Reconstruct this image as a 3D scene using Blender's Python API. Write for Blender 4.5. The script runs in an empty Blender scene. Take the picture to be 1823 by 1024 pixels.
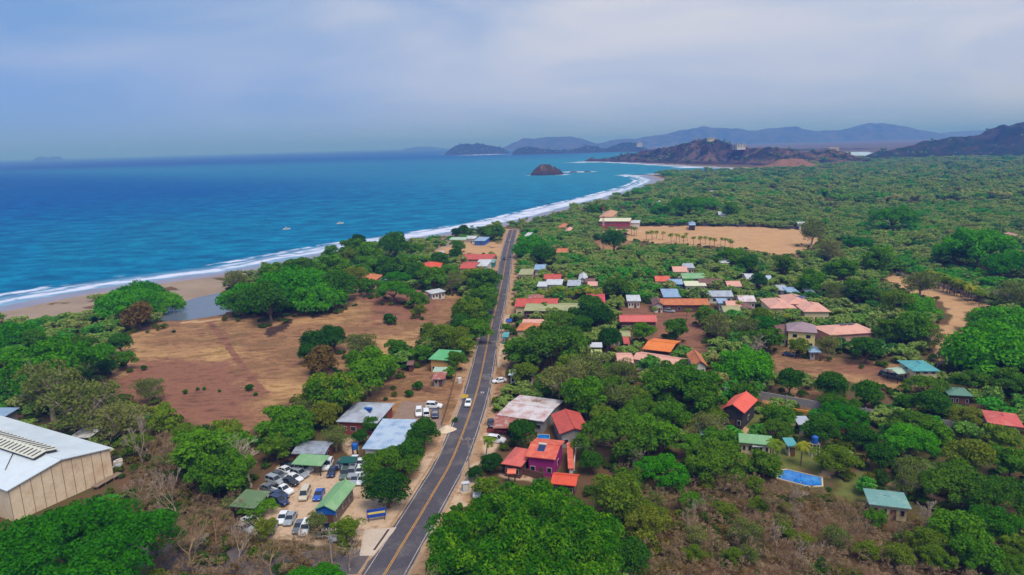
import bpy, math, random
import numpy as np
from mathutils import Vector, Matrix, noise as mnoise

# ------------------------------------------------------------------ camera, sky, sun, exposure
random.seed(7)
RNG = np.random.default_rng(7)
S = bpy.context.scene
COL = S.collection
PW, PH, LENS, PITCH, ROLL, HC = 1823.0, 1024.0, 24.0, math.radians(11.8), math.radians(1.55), 70.0
FPX = LENS / 36.0 * PW
fw = np.array([0, math.cos(PITCH), -math.sin(PITCH)])
_r0 = np.array([1.0, 0, 0]); _u0 = np.array([0, math.sin(PITCH), math.cos(PITCH)])
cr = math.cos(ROLL) * _r0 - math.sin(ROLL) * _u0
cu = math.cos(ROLL) * _u0 + math.sin(ROLL) * _r0
cam = bpy.data.cameras.new('camera'); cam.lens = LENS; cam.sensor_width = 36; cam.clip_start = 1; cam.clip_end = 200000
camo = bpy.data.objects.new('camera', cam); COL.objects.link(camo)
camo.matrix_world = Matrix(((cr[0], cu[0], -fw[0], 0), (cr[1], cu[1], -fw[1], 0), (cr[2], cu[2], -fw[2], HC), (0, 0, 0, 1)))
S.camera = camo
S.view_settings.view_transform = 'Standard'; S.view_settings.look = 'None'
S.view_settings.exposure = 0.3; S.view_settings.gamma = 1.0
S.render.engine = 'CYCLES'
cy = S.cycles
cy.use_denoising = True; cy.max_bounces = 5; cy.diffuse_bounces = 2; cy.glossy_bounces = 2; cy.transmission_bounces = 2
cy.transparent_max_bounces = 6; cy.volume_bounces = 0; cy.sample_clamp_indirect = 4

SUN_EL, SUN_AZ = math.radians(60), math.radians(152)      # azimuth from +Y towards +X
W = bpy.data.worlds.new('World'); S.world = W; W.use_nodes = True
wn, wl = W.node_tree.nodes, W.node_tree.links
wn.clear()
def N(nt, t, **k):
    n = nt.new(t)
    for a, v in k.items():
        setattr(n, a, v)
    return n
wo = N(wn, 'ShaderNodeOutputWorld')
sky = N(wn, 'ShaderNodeTexSky', sky_type='NISHITA', sun_disc=False, sun_elevation=SUN_EL, sun_rotation=SUN_AZ)
sky.dust_density = 1.0
bg1 = N(wn, 'ShaderNodeBackground'); bg1.inputs[1].default_value = 0.075
wl.new(sky.outputs[0], bg1.inputs[0])
bg2 = N(wn, 'ShaderNodeBackground'); bg2.inputs[1].default_value = 1.14
tc = N(wn, 'ShaderNodeTexCoord')
mp = N(wn, 'ShaderNodeMapping'); mp.inputs['Scale'].default_value = (1.3, 1.3, 5.5); mp.inputs['Rotation'].default_value = (0.10, -0.05, 0.3)
wl.new(tc.outputs['Generated'], mp.inputs[0])
nz = N(wn, 'ShaderNodeTexNoise'); nz.inputs['Scale'].default_value = 1.7; nz.inputs['Detail'].default_value = 7; nz.inputs['Roughness'].default_value = 0.52
nz.inputs['Distortion'].default_value = 0.4
wl.new(mp.outputs[0], nz.inputs['Vector'])
sx = N(wn, 'ShaderNodeSeparateXYZ'); wl.new(tc.outputs['Generated'], sx.inputs[0])
# the cloud sheet is thinner towards the open sea (-X)
cov = N(wn, 'ShaderNodeMapRange', interpolation_type='SMOOTHSTEP'); cov.inputs[1].default_value = -0.72; cov.inputs[2].default_value = 0.12; cov.inputs[3].default_value = 0.10; cov.inputs[4].default_value = 0.62
wl.new(sx.outputs[0], cov.inputs[0])
thk = N(wn, 'ShaderNodeMapRange'); thk.inputs[1].default_value = 0.30; thk.inputs[2].default_value = 0.70; thk.inputs[3].default_value = -0.30; thk.inputs[4].default_value = 0.48
wl.new(nz.outputs[0], thk.inputs[0])
ad = N(wn, 'ShaderNodeMath', operation='ADD', use_clamp=True); wl.new(cov.outputs[0], ad.inputs[0]); wl.new(thk.outputs[0], ad.inputs[1])
cc = N(wn, 'ShaderNodeValToRGB')
cc.color_ramp.elements[0].position = 0.0; cc.color_ramp.elements[0].color = (0.15, 0.27, 0.51, 1)
cc.color_ramp.elements[1].position = 1.0; cc.color_ramp.elements[1].color = (0.50, 0.505, 0.575, 1)
wl.new(ad.outputs[0], cc.inputs[0])
# low in the sky the sheet is seen through more blue air
lo = N(wn, 'ShaderNodeMapRange', interpolation_type='SMOOTHSTEP'); lo.inputs[1].default_value = 0.19; lo.inputs[2].default_value = 0.0; lo.inputs[3].default_value = 0; lo.inputs[4].default_value = 0.85
lx = N(wn, 'ShaderNodeMapRange'); lx.inputs[1].default_value = -0.5; lx.inputs[2].default_value = 0.5; lx.inputs[3].default_value = 0.85; lx.inputs[4].default_value = 0.2; wl.new(sx.outputs[0], lx.inputs[0]); wl.new(lx.outputs[0], lo.inputs[4])
wl.new(sx.outputs[2], lo.inputs[0])
lm_ = N(wn, 'ShaderNodeMix', data_type='RGBA'); wl.new(lo.outputs[0], lm_.inputs[0]); wl.new(cc.outputs[0], lm_.inputs[6]); lm_.inputs[7].default_value = (0.17, 0.28, 0.64, 1)
l2 = N(wn, 'ShaderNodeMapRange', interpolation_type='SMOOTHSTEP'); l2.inputs[1].default_value = 0.085; l2.inputs[2].default_value = 0.0; l2.inputs[3].default_value = 0; l2.inputs[4].default_value = 0.08
wl.new(sx.outputs[2], l2.inputs[0])
lm2 = N(wn, 'ShaderNodeMix', data_type='RGBA'); wl.new(l2.outputs[0], lm2.inputs[0]); wl.new(lm_.outputs[2], lm2.inputs[6]); lm2.inputs[7].default_value = (0.12, 0.22, 0.64, 1)
wl.new(lm2.outputs[2], bg2.inputs[0])
mx = N(wn, 'ShaderNodeMixShader'); mx.inputs[0].default_value = 0.96
wl.new(bg1.outputs[0], mx.inputs[1]); wl.new(bg2.outputs[0], mx.inputs[2]); wl.new(mx.outputs[0], wo.inputs[0])

sl = bpy.data.lights.new('sun', 'SUN'); sl.energy = 2.4; sl.angle = math.radians(28); sl.color = (1.0, 0.94, 0.86)
so = bpy.data.objects.new('sun', sl); COL.objects.link(so)
_d = Vector((math.sin(SUN_AZ) * math.cos(SUN_EL), math.cos(SUN_AZ) * math.cos(SUN_EL), math.sin(SUN_EL)))
so.rotation_euler = _d.to_track_quat('Z', 'Y').to_euler()
HAZE = dict(density=1.9e-4, color=(0.15, 0.32, 1.0, 1))

# ------------------------------------------------------------------ projection helpers (photo pixels <-> the ground)
def ray(px, py):
    return fw + cr * (px - PW / 2) / FPX - cu * (py - PH / 2) / FPX
def G0(px, py, z=0.0):
    d = ray(px, py); t = (z - HC) / d[2]
    return np.array([0, 0, HC]) + t * d
def at_depth(px, py, D):
    return np.array([0, 0, HC]) + D * ray(px, py)
def proj(p):
    q = np.asarray(p, float) - np.array([0, 0, HC]); D = q @ fw
    return PW / 2 + FPX * (q @ cr) / D, PH / 2 - FPX * (q @ cu) / D, D
def poly_px(pts, z=0.0):
    return np.array([G0(x, y, z)[:2] for x, y in pts])
def sdist(P, poly, closed=True):
    """distance to a polyline / signed (positive inside) to a polygon, P (n,2)"""
    n = len(poly); best = np.full(len(P), 1e18); inside = np.zeros(len(P), bool)
    for i in range(n if closed else n - 1):
        a = poly[i]; b = poly[(i + 1) % n]; e = b - a; L = max(e @ e, 1e-9)
        t = np.clip(((P - a) @ e) / L, 0, 1)
        dx = P[:, 0] - a[0] - t * e[0]; dy = P[:, 1] - a[1] - t * e[1]
        best = np.minimum(best, dx * dx + dy * dy)
        if closed:
            c = (a[1] > P[:, 1]) != (b[1] > P[:, 1])
            with np.errstate(divide='ignore', invalid='ignore'):
                xi = a[0] + (P[:, 1] - a[1]) / (b[1] - a[1]) * e[0]
            inside ^= c & (P[:, 0] < xi)
    d = np.sqrt(best)
    return np.where(inside, d, -d) if closed else d
def sstep(x, a, b):
    t = np.clip((x - a) / (b - a), 0, 1); return t * t * (3 - 2 * t)

SEA = -1.5
coast_px = [(0, 546), (60, 533), (120, 522), (187, 511), (260, 501), (330, 492), (395, 484), (460, 472), (530, 459), (600, 445), (660, 434), (720, 425),
            (792, 415), (850, 405), (900, 396), (940, 386), (985, 374), (1038, 361), (1090, 347), (1125, 337), (1150, 328), (1160, 321), (1150, 316), (1135, 313),
            (1165, 310.5), (1207, 308), (1260, 305), (1300, 301.5), (1315, 300)]
coast = np.array([G0(x, y, SEA)[:2] for x, y in coast_px])
head_front = [(1280, 299), (1240, 297), (1200, 295), (1160, 293), (1120, 290.5), (1080, 288.5), (1042, 287.5)]
hf = np.array([G0(x, y, SEA)[:2] for x, y in head_front])
p0 = coast[0]
land = np.vstack([[[p0[0] - 2600, p0[1] - 1300]], [[p0[0] - 120, p0[1] - 58]], coast, hf,
                  [[420, 2760], [640, 2700], [780, 2560], [1000, 3200], [1050, 8500], [9000, 9500], [9000, -3000], [p0[0] - 2600, -3000]]])
lagoon = np.array([G0(x, y, -1.2)[:2] for x, y in [(318, 541), (345, 531), (393, 521), (412, 530), (412, 558), (365, 568), (318, 571), (270, 572), (255, 560), (285, 550)]])
MOUNDS = [(G0(655, 540)[:2], 34, 3.2), (G0(560, 560)[:2], 30, 1.6)]
def Hv(P):
    P = np.atleast_2d(np.asarray(P, float))
    d = sdist(P, land)
    z = np.where(d > 0, -1.5 + 1.5 * sstep(d, 0, 34), np.maximum(-1.5 + d * 0.06, -6))
    for c, s, a in MOUNDS:
        z = z + a * np.exp(-((P - c) ** 2).sum(1) / (2 * s * s)) * sstep(P[:, 0], -24, -46)
    dl = sdist(P, lagoon)
    z = np.where(dl > -6, np.minimum(z, -1.2 - dl * 0.15), z)
    return z
def H(x, y):
    return float(Hv([[x, y]])[0])
_hc = {}
def G(px, py, dz=0.0):
    p = G0(px, py, dz)
    for _ in range(3):
        p = G0(px, py, H(p[0], p[1]) + dz)
    return p

# ------------------------------------------------------------------ materials
def lin(c):
    return tuple(((v / 255) / 12.92 if v / 255 <= 0.04045 else ((v / 255 + 0.055) / 1.055) ** 2.4) for v in c) + (1,)
MATS = {}
def newmat(name):
    m = bpy.data.materials.new(name); m.use_nodes = True; m.node_tree.nodes.clear(); MATS[name] = m
    return m, m.node_tree.nodes, m.node_tree.links
def mat(name, rgb, rough=0.7, var=0.15, scale=0.6, metal=0.0, spec=0.3, kind=None, rgb2=None, stain=0.5, clear=0.0):
    """procedural paint / metal / tile; kind: None, 'metal' (corrugated), 'tile', 'panels'"""
    if name in MATS:
        return MATS[name]
    m, n, l = newmat(name)
    out = N(n, 'ShaderNodeOutputMaterial'); bs = N(n, 'ShaderNodeBsdfPrincipled')
    bs.inputs['Roughness'].default_value = rough; bs.inputs['Metallic'].default_value = metal; bs.inputs['Specular IOR Level'].default_value = spec
    if clear: bs.inputs['Coat Weight'].default_value = clear
    c = lin(rgb); c2 = lin(rgb2) if rgb2 else tuple(v * 0.55 for v in c[:3]) + (1,)
    t = N(n, 'ShaderNodeTexCoord')
    nz = N(n, 'ShaderNodeTexNoise'); nz.inputs['Scale'].default_value = scale; nz.inputs['Detail'].default_value = 6; nz.inputs['Roughness'].default_value = 0.62
    l.new(t.outputs['Object'], nz.inputs['Vector'])
    mr = N(n, 'ShaderNodeMapRange'); mr.inputs[1].default_value = 0.42 if not rgb2 else 0.56 - 0.2 * stain; mr.inputs[2].default_value = 0.72; mr.inputs[3].default_value = 0; mr.inputs[4].default_value = min(1, var * 2) if not rgb2 else 1
    l.new(nz.outputs[0], mr.inputs[0])
    mi = N(n, 'ShaderNodeMix', data_type='RGBA'); mi.inputs[6].default_value = c; mi.inputs[7].default_value = c2
    l.new(mr.outputs[0], mi.inputs[0]); col = mi.outputs[2]
    nf = N(n, 'ShaderNodeTexNoise'); nf.inputs['Scale'].default_value = scale * 9; nf.inputs['Detail'].default_value = 3
    l.new(t.outputs['Object'], nf.inputs['Vector'])
    hv = N(n, 'ShaderNodeHueSaturation'); l.new(col, hv.inputs['Color'])
    mv = N(n, 'ShaderNodeMapRange'); mv.inputs[1].default_value = 0.3; mv.inputs[2].default_value = 0.7; mv.inputs[3].default_value = 1 - var; mv.inputs[4].default_value = 1 + var
    l.new(nf.outputs[0], mv.inputs[0]); l.new(mv.outputs[0], hv.inputs['Value']); col = hv.outputs[0]
    if kind in ('metal', 'tile'):
        wv = N(n, 'ShaderNodeTexWave', wave_type='BANDS', bands_direction='X'); wv.inputs['Scale'].default_value = 0.9 if kind == 'metal' else 0.8
        wv.inputs['Distortion'].default_value = 0.0
        l.new(t.outputs['Object'], wv.inputs['Vector'])
        bp = N(n, 'ShaderNodeBump'); bp.inputs['Strength'].default_value = 0.5; bp.inputs['Distance'].default_value = 0.06
        l.new(wv.outputs['Fac'], bp.inputs['Height']); nb = bp
        if kind == 'tile':
            w2 = N(n, 'ShaderNodeTexWave', wave_type='BANDS', bands_direction='Y', wave_profile='SAW'); w2.inputs['Scale'].default_value = 0.55
            l.new(t.outputs['Object'], w2.inputs['Vector'])
            b2 = N(n, 'ShaderNodeBump'); b2.inputs['Strength'].default_value = 0.5; b2.inputs['Distance'].default_value = 0.05
            l.new(w2.outputs['Fac'], b2.inputs['Height']); l.new(bp.outputs[0], b2.inputs['Normal']); nb = b2
        l.new(nb.outputs[0], bs.inputs['Normal'])
    l.new(col, bs.inputs['Base Color']); l.new(bs.outputs[0], out.inputs[0])
    return m
def leafmat(name, a, b, trans=0.3, far=False):
    """foliage: hue runs from a to b (photo-like rgb) per tree and per clump"""
    if name in MATS:
        return MATS[name]
    m, n, l = newmat(name)
    out = N(n, 'ShaderNodeOutputMaterial'); t = N(n, 'ShaderNodeTexCoord'); oi = N(n, 'ShaderNodeObjectInfo')
    nz = N(n, 'ShaderNodeTexNoise'); nz.inputs['Scale'].default_value = 6.0; nz.inputs['Detail'].default_value = 4; nz.inputs['Roughness'].default_value = 0.7
    l.new(t.outputs['Object'], nz.inputs['Vector'])
    mr = N(n, 'ShaderNodeMapRange'); mr.inputs[1].default_value = 0.3; mr.inputs[2].default_value = 0.7; mr.inputs[3].default_value = -0.35; mr.inputs[4].default_value = 0.35
    l.new(nz.outputs[0], mr.inputs[0])
    ad = N(n, 'ShaderNodeMath', operation='ADD', use_clamp=True); l.new(oi.outputs['Random'], ad.inputs[0]); l.new(mr.outputs[0], ad.inputs[1])
    if far:      # neighbouring trees of a wood tend to be alike
        n2_ = N(n, 'ShaderNodeTexNoise'); n2_.inputs['Scale'].default_value = .011; n2_.inputs['Detail'].default_value = 4; l.new(oi.outputs['Location'], n2_.inputs['Vector'])
        r2_ = N(n, 'ShaderNodeMapRange'); r2_.inputs[1].default_value = .35; r2_.inputs[2].default_value = .65; r2_.inputs[3].default_value = -.45; r2_.inputs[4].default_value = .45; l.new(n2_.outputs[0], r2_.inputs[0])
        a2_ = N(n, 'ShaderNodeMath', operation='ADD', use_clamp=True); l.new(ad.outputs[0], a2_.inputs[0]); l.new(r2_.outputs[0], a2_.inputs[1]); ad = a2_
    rp = N(n, 'ShaderNodeValToRGB'); cols = [a, b] if not isinstance(a, list) else a
    el = rp.color_ramp.elements
    while len(el) < len(cols): el.new(0.5)
    for i, c in enumerate(cols):
        el[i].position = i / (len(cols) - 1); el[i].color = tuple(min(.9, v * k_) for v, k_ in zip(lin(c)[:3], (1.75, 1.52, .6))) + (1,)
    l.new(ad.outputs[0], rp.inputs[0])
    df = N(n, 'ShaderNodeBsdfDiffuse'); tr = N(n, 'ShaderNodeBsdfTranslucent'); ms = N(n, 'ShaderNodeMixShader'); ms.inputs[0].default_value = trans
    l.new(rp.outputs[0], df.inputs[0]); l.new(rp.outputs[0], tr.inputs[0]); l.new(df.outputs[0], ms.inputs[1]); l.new(tr.outputs[0], ms.inputs[2])
    l.new(ms.outputs[0], out.inputs[0])
    return m

# ------------------------------------------------------------------ mesh builder and object helpers
def mesh_np(name, V, F, mats=(), smooth=False, attrs=None):
    V = np.asarray(V, np.float32); F = np.asarray(F, np.int32); k = F.shape[1]
    me = bpy.data.meshes.new(name); me.vertices.add(len(V)); me.vertices.foreach_set('co', V.ravel())
    me.loops.add(F.size); me.loops.foreach_set('vertex_index', F.ravel())
    me.polygons.add(len(F)); me.polygons.foreach_set('loop_start', np.arange(0, F.size, k, dtype=np.int32))
    me.polygons.foreach_set('loop_total', np.full(len(F), k, np.int32))
    if smooth: me.polygons.foreach_set('use_smooth', np.ones(len(F), bool))
    for m in mats: me.materials.append(m)
    for an, av in (attrs or {}).items():
        a = me.attributes.new(an, 'FLOAT', 'POINT'); a.data.foreach_set('value', np.asarray(av, np.float32))
    me.update(calc_edges=True); me.validate()
    return me
class MB:
    def __init__(s): s.v = []; s.f = []
    def add(s, V, F):
        o = len(s.v); s.v += [tuple(map(float, v)) for v in V]; s.f += [tuple(i + o for i in f) for f in F]; return s
    def box(s, cx, cy_, z0, sx, sy, sz, rz=0.0, top=1.0):
        c, n = math.cos(rz), math.sin(rz); V = []
        for z, k in ((z0, 1.0), (z0 + sz, top)):
            for a, b in ((-1, -1), (1, -1), (1, 1), (-1, 1)):
                x, y = a * sx / 2 * k, b * sy / 2 * k
                V.append((cx + x * c - y * n, cy_ + x * n + y * c, z))
        return s.add(V, [(3, 2, 1, 0), (4, 5, 6, 7), (0, 1, 5, 4), (1, 2, 6, 5), (2, 3, 7, 6), (3, 0, 4, 7)])
    def tube(s, pts, rad, n=6, cap=True):
        pts = [Vector(p) for p in pts]; o = len(s.v); m = len(pts)
        for i, p in enumerate(pts):
            d = (pts[min(i + 1, m - 1)] - pts[max(i - 1, 0)]).normalized()
            a = d.orthogonal().normalized() if abs(d.z) > 0.99 else d.cross(Vector((0, 0, 1))).normalized(); b = d.cross(a)
            r = rad[i] if hasattr(rad, '__len__') else rad
            for k in range(n):
                w = 2 * math.pi * k / n
                s.v.append(tuple(p + a * (r * math.cos(w)) + b * (r * math.sin(w))))
        for i in range(m - 1):
            for k in range(n):
                k2 = (k + 1) % n
                s.f.append((o + i * n + k, o + i * n + k2, o + (i + 1) * n + k2, o + (i + 1) * n + k))
        if cap:
            s.f.append(tuple(o + k for k in range(n - 1, -1, -1))); s.f.append(tuple(o + (m - 1) * n + k for k in range(n)))
        return s
    def solid(s, top, faces, t):
        """closed slab: a top surface with thickness t downwards"""
        n = len(top); V = list(top) + [(x, y, z - t) for x, y, z in top]; F = [tuple(f) for f in faces] + [tuple(i + n for i in reversed(f)) for f in faces]
        ed = {}
        for f in faces:
            for a, b in zip(f, f[1:] + f[:1]): ed[(a, b)] = 1
        for a, b in ed:
            if (b, a) not in ed: F.append((b, a, a + n, b + n))
        return s.add(V, F)
    def build(s, name, m, parent=None, loc=None, rz=0.0, bevel=0.0, smooth=False):
        me = bpy.data.meshes.new(name); me.from_pydata(s.v, [], s.f); me.materials.append(m); me.update()
        if smooth: me.polygons.foreach_set('use_smooth', np.ones(len(me.polygons), bool))
        return link(name, me, parent, loc, rz)
def link(name, me, parent=None, loc=None, rz=0.0):
    o = bpy.data.objects.new(name, me); COL.objects.link(o)
    if parent is not None: o.parent = parent
    if loc is not None: o.location = loc
    if rz: o.rotation_euler = (0, 0, rz)
    return o
LAND = []          # landmarks for the labels: (short phrase, px, py)
PEND = []          # things whose label is completed from the nearest landmark: (object, base phrase, px, py)
def tag(o, label=None, cat=None, group=None, kind=None):
    if label: o['label'] = label
    if cat: o['category'] = cat
    if group: o['group'] = group
    if kind: o['kind'] = kind
    return o
def thing(name, label, cat, loc, rz=0.0, group=None, short=None):
    o = bpy.data.objects.new(name, None); COL.objects.link(o); o.location = loc; o.rotation_euler = (0, 0, rz); o.empty_display_size = 0.5
    tag(o, label, cat, group)
    if short:
        x, y, _ = proj(loc); LAND.append((short, x, y))
    return o
def pend(o, base, loc=None, pxy=None):
    if pxy is None:
        x, y, _ = proj(loc); pxy = (x, y)
    PEND.append((o, base, pxy[0], pxy[1]))
ORD = ['', 'second', 'third', 'fourth', 'fifth', 'sixth', 'seventh', 'eighth', 'ninth', 'tenth', 'eleventh', 'twelfth', 'thirteenth', 'fourteenth', 'fifteenth', 'sixteenth', 'seventeenth', 'eighteenth', 'nineteenth', 'twentieth']
def finish_labels():
    by = {}
    for o, base, x, y in PEND:
        best = min(LAND, key=lambda q: (q[1] - x) ** 2 + (1.5 * (q[2] - y)) ** 2)
        dx, dy = x - best[1], y - best[2]
        rel = ('right of the ' if dx > 0 else 'left of the ') if abs(dx) > 1.3 * abs(dy) else ('beyond the ' if dy < 0 else 'in front of the ')
        by.setdefault(base + ' ' + rel + best[0], []).append((dx * dx + dy * dy, o, best[0]))
    for lab, rows in by.items():
        rows.sort(key=lambda r: r[0])
        for i, (_, o, nm) in enumerate(rows):
            o['label'] = lab if len(rows) == 1 else lab + (', nearest' if i == 0 else ', %s nearest' % ORD[min(i, len(ORD) - 1)])

# ------------------------------------------------------------------ ground
def warp(P, a=2.2):
    x, y = P[:, 0], P[:, 1]
    w = np.stack([np.sin(x * .21 + 1.3 * np.sin(y * .13)) + .6 * np.sin(y * .47 + x * .2) + .4 * np.sin(x * .9 - y * .7), np.sin(y * .19 + 1.1 * np.sin(x * .16)) + .6 * np.sin(x * .43 - y * .3) + .4 * np.sin(y * .83 + x * .6)], 1)
    return P + a * w * np.clip(np.linalg.norm(P, axis=1)[:, None] / 250, .5, 2.2)
POLY = {k: [poly_px(p) for p in v] for k, v in dict(
    dry=[[(185, 640), (235, 588), (320, 568), (400, 558), (540, 546), (610, 533), (640, 520), (720, 528), (830, 528), (812, 560), (780, 590), (745, 602), (700, 640), (640, 670), (560, 695), (500, 722), (440, 765), (330, 745), (240, 705), (180, 685)],
         [(600, 700), (690, 668), (770, 655), (835, 690), (815, 745), (780, 765), (700, 760)],
         [(1365, 640), (1420, 622), (1480, 632), (1600, 648), (1625, 690), (1560, 690), (1480, 672), (1378, 668)],
         [(1385, 690), (1480, 700), (1480, 730), (1360, 720)], [(1050, 430), (1110, 425), (1130, 440), (1070, 450)],
         [(885, 650), (905, 650), (890, 720), (870, 720)]],
    straw=[[(1125, 403), (1160, 402), (1340, 404), (1440, 410), (1470, 430), (1440, 442), (1395, 457), (1330, 442), (1290, 442), (1200, 434), (1108, 427)],
         [(1570, 497), (1600, 487), (1680, 514), (1765, 545), (1740, 562), (1712, 585), (1700, 625), (1650, 640), (1640, 600), (1690, 570), (1660, 540), (1620, 512)],
         [(764, 453), (805, 430), (882, 431), (888, 445), (886, 454)]],
    red=[[(185, 690), (240, 645), (330, 640), (420, 650), (470, 700), (430, 765), (300, 745)], [(645, 540), (700, 528), (800, 535), (740, 575), (660, 580)],
         [(1105, 545), (1250, 548), (1265, 620), (1240, 642), (1140, 600), (1100, 570)], [(1480, 645), (1580, 655), (1590, 680), (1500, 668)],
         [(1050, 590), (1100, 590), (1100, 640), (1050, 630)], [(1170, 760), (1225, 770), (1230, 800), (1180, 800)]],
    gravel=[[(452, 905), (478, 845), (528, 815), (640, 832), (690, 850), (720, 885), (735, 925), (660, 965), (560, 965), (470, 955)], [(600, 790), (640, 760), (660, 765), (610, 830)],
            [(790, 758), (815, 752), (800, 800), (765, 860), (735, 900), (715, 930), (695, 945), (670, 945), (720, 880), (770, 810)],
            [(862, 760), (880, 740), (905, 745), (905, 790), (862, 800), (838, 880), (805, 935), (780, 960), (770, 960), (805, 890), (850, 800)],
            [(885, 840), (948, 838), (948, 858), (890, 856)], [(1070, 398), (1130, 404), (1120, 418), (1075, 410)], [(880, 560), (905, 560), (880, 660), (868, 660)]],
    lot=[[(694, 752), (716, 714), (782, 718), (792, 765), (735, 768)]],
    grass=[[(1260, 740), (1345, 720), (1500, 760), (1500, 830), (1460, 850), (1380, 830), (1290, 800)], [(1500, 840), (1620, 850), (1640, 900), (1500, 890)], [(205, 660), (330, 645), (345, 665), (250, 690)], [(60, 555), (165, 545), (165, 575), (40, 580)],
           [(1480, 640), (1400, 640), (1380, 660), (1440, 655)]],
    sand=[[(312, 504), (400, 490), (420, 510), (392, 522), (350, 531), (318, 538)], [(1150, 326), (1204, 315), (1206, 325), (1170, 335)], [(730, 452), (770, 428), (800, 424), (815, 430), (765, 456)], [(895, 412), (935, 400), (930, 410), (905, 420)], [(0, 552), (170, 535), (170, 552), (0, 580)]]).items()}
TRACKS = [(poly_px([(370, 575), (400, 610), (440, 665), (470, 700)]), 1.3, 'red'), (poly_px([(330, 577), (440, 572), (540, 556), (600, 545)]), 2.2, 'pale'), (poly_px([(250, 720), (330, 690), (450, 668), (560, 640), (640, 600), (700, 575)]), .9, 'red'),
          (poly_px([(1500, 775), (1495, 800), (1485, 830), (1468, 848)]), 1.2, 'pale'), (poly_px([(1560, 880), (1640, 868), (1700, 905)]), 1.0, 'pale'),
          (poly_px([(1560, 850), (1630, 880), (1680, 885)]), .8, 'pale'), (poly_px([(1310, 765), (1335, 775), (1325, 760)]), .8, 'pale'), (poly_px([(1630, 625), (1600, 640), (1560, 620)]), 2.0, 'pale')]
BURN = [((494, 595), 24, 9), ((623, 545), 14, 7), ((655, 534), 20, 5), ((717, 553), 16, 5), ((570, 572), 18, 6), ((600, 567), 14, 4), ((505, 590), 12, 12)]
road_px = [(684, 1024), (716, 970), (750, 915), (776, 870), (800, 831), (824, 772), (841, 724), (853, 684), (863, 636), (872, 590), (880, 560), (888, 529), (897, 485), (903, 447), (909, 425), (913, 409)]
rc = np.array([G0(x, y)[:2] for x, y in road_px])
rc = np.vstack([rc[0] + (rc[0] - rc[2]) * 2.5, rc])
def smooth_line(P, step=2.0):
    for _ in range(4):
        Q = [P[0]]
        for a, b in zip(P[:-1], P[1:]): Q += [a * .75 + b * .25, a * .25 + b * .75]
        Q.append(P[-1]); P = np.array(Q)
    s = np.r_[0, np.cumsum(np.linalg.norm(np.diff(P, axis=0), axis=1))]
    t = np.arange(0, s[-1], step)
    return np.stack([np.interp(t, s, P[:, 0]), np.interp(t, s, P[:, 1])], 1)
rcs = smooth_line(rc)
side_px = [(700, 992), (640, 1000), (560, 1003), (440, 1000), (330, 992), (200, 985), (60, 985)]
sidel = smooth_line(np.array([G0(x, y)[:2] for x, y in side_px]))

def polar(rmin, rmax, ratio, amax, step):
    nr = int(math.log(rmax / rmin) / math.log(ratio)) + 1; na = int(2 * amax / step) + 1
    r = rmin * ratio ** np.arange(nr); a = np.radians(np.linspace(-amax, amax, na))
    X = r[:, None] * np.sin(a)[None]; Y = r[:, None] * np.cos(a)[None]
    P = np.stack([X.ravel(), Y.ravel()], 1)
    i = np.arange((nr - 1) * (na - 1)); q = (i // (na - 1)) * na + i % (na - 1)
    return P, np.stack([q, q + 1, q + na + 1, q + na], 1)[:, ::-1]
def compact(P, F, keep):
    F = F[keep]; u, inv = np.unique(F, return_inverse=True)
    return u, inv.reshape(F.shape)

P, F = polar(40, 14000, 1.0125, 62, 0.24)
dl = sdist(P, land)
keep = (dl[F] > -70).any(1)
u, F = compact(P, F, keep); P = P[u]; dl = dl[u]
z = Hv(P)
und = np.zeros(len(P))
near = dl > 45
Pw = warp(P)
A = {}
for k, pl in POLY.items():
    e = dict(gravel=1.6, lot=1.6, red=11, grass=6).get(k, 3.0)
    A[k] = np.max([sstep(sdist(Pw if k not in ('lot',) else P, q), -e, e) for q in pl], axis=0)
A['sand'] = np.maximum(A['sand'], 1 - sstep(dl + (Pw - P)[:, 0] * 1.5, 22 + 6 * (P[:, 0] < -150), 32 + 6 * (P[:, 0] < -150)))
A['wet'] = 1 - sstep(dl, 15, 23)
rdist = sdist(P, rcs[::4], False); sd2 = sdist(P, sidel[::4], False)
A['verge'] = np.maximum(1 - sstep(rdist + 0.6 * (Pw - P)[:, 0], 7, 10), .0)
A['pale'] = np.zeros(len(P)); 
for ln, w, k in TRACKS:
    A[k] = np.maximum(A[k], 0.9 * (1 - sstep(sdist(P, ln, False), w * .5, w * 1.4)))
A['burn'] = np.zeros(len(P))
for (bx, by), rx, ry in BURN:
    c = G0(bx, by)[:2]; ax = np.linalg.norm(G0(bx + rx, by)[:2] - c); ay = np.linalg.norm(G0(bx, by - ry)[:2] - c)
    q = ((warp(P, 1.3) - c) / np.array([ax, ay])); A['burn'] = np.maximum(A['burn'], 1 - sstep((q ** 2).sum(1), .3, 1.3))
gm, n, l = newmat('ground_soil')
out = N(n, 'ShaderNodeOutputMaterial'); bs = N(n, 'ShaderNodeBsdfPrincipled'); bs.inputs['Roughness'].default_value = .95; bs.inputs['Specular IOR Level'].default_value = .1
tcg = N(n, 'ShaderNodeTexCoord')
def gnoise(scale, det=6, rough=.65, sc=(1, 1, 1)):
    m_ = N(n, 'ShaderNodeMapping'); m_.inputs['Scale'].default_value = sc; l.new(tcg.outputs['Object'], m_.inputs[0])
    q = N(n, 'ShaderNodeTexNoise'); q.inputs['Scale'].default_value = scale; q.inputs['Detail'].default_value = det; q.inputs['Roughness'].default_value = rough
    l.new(m_.outputs[0], q.inputs['Vector']); return q.outputs[0]
n1, n2, n3 = gnoise(.045), gnoise(.33, 8, .7), gnoise(.07, 9, .74, (1, 2.2, 1))
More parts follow.
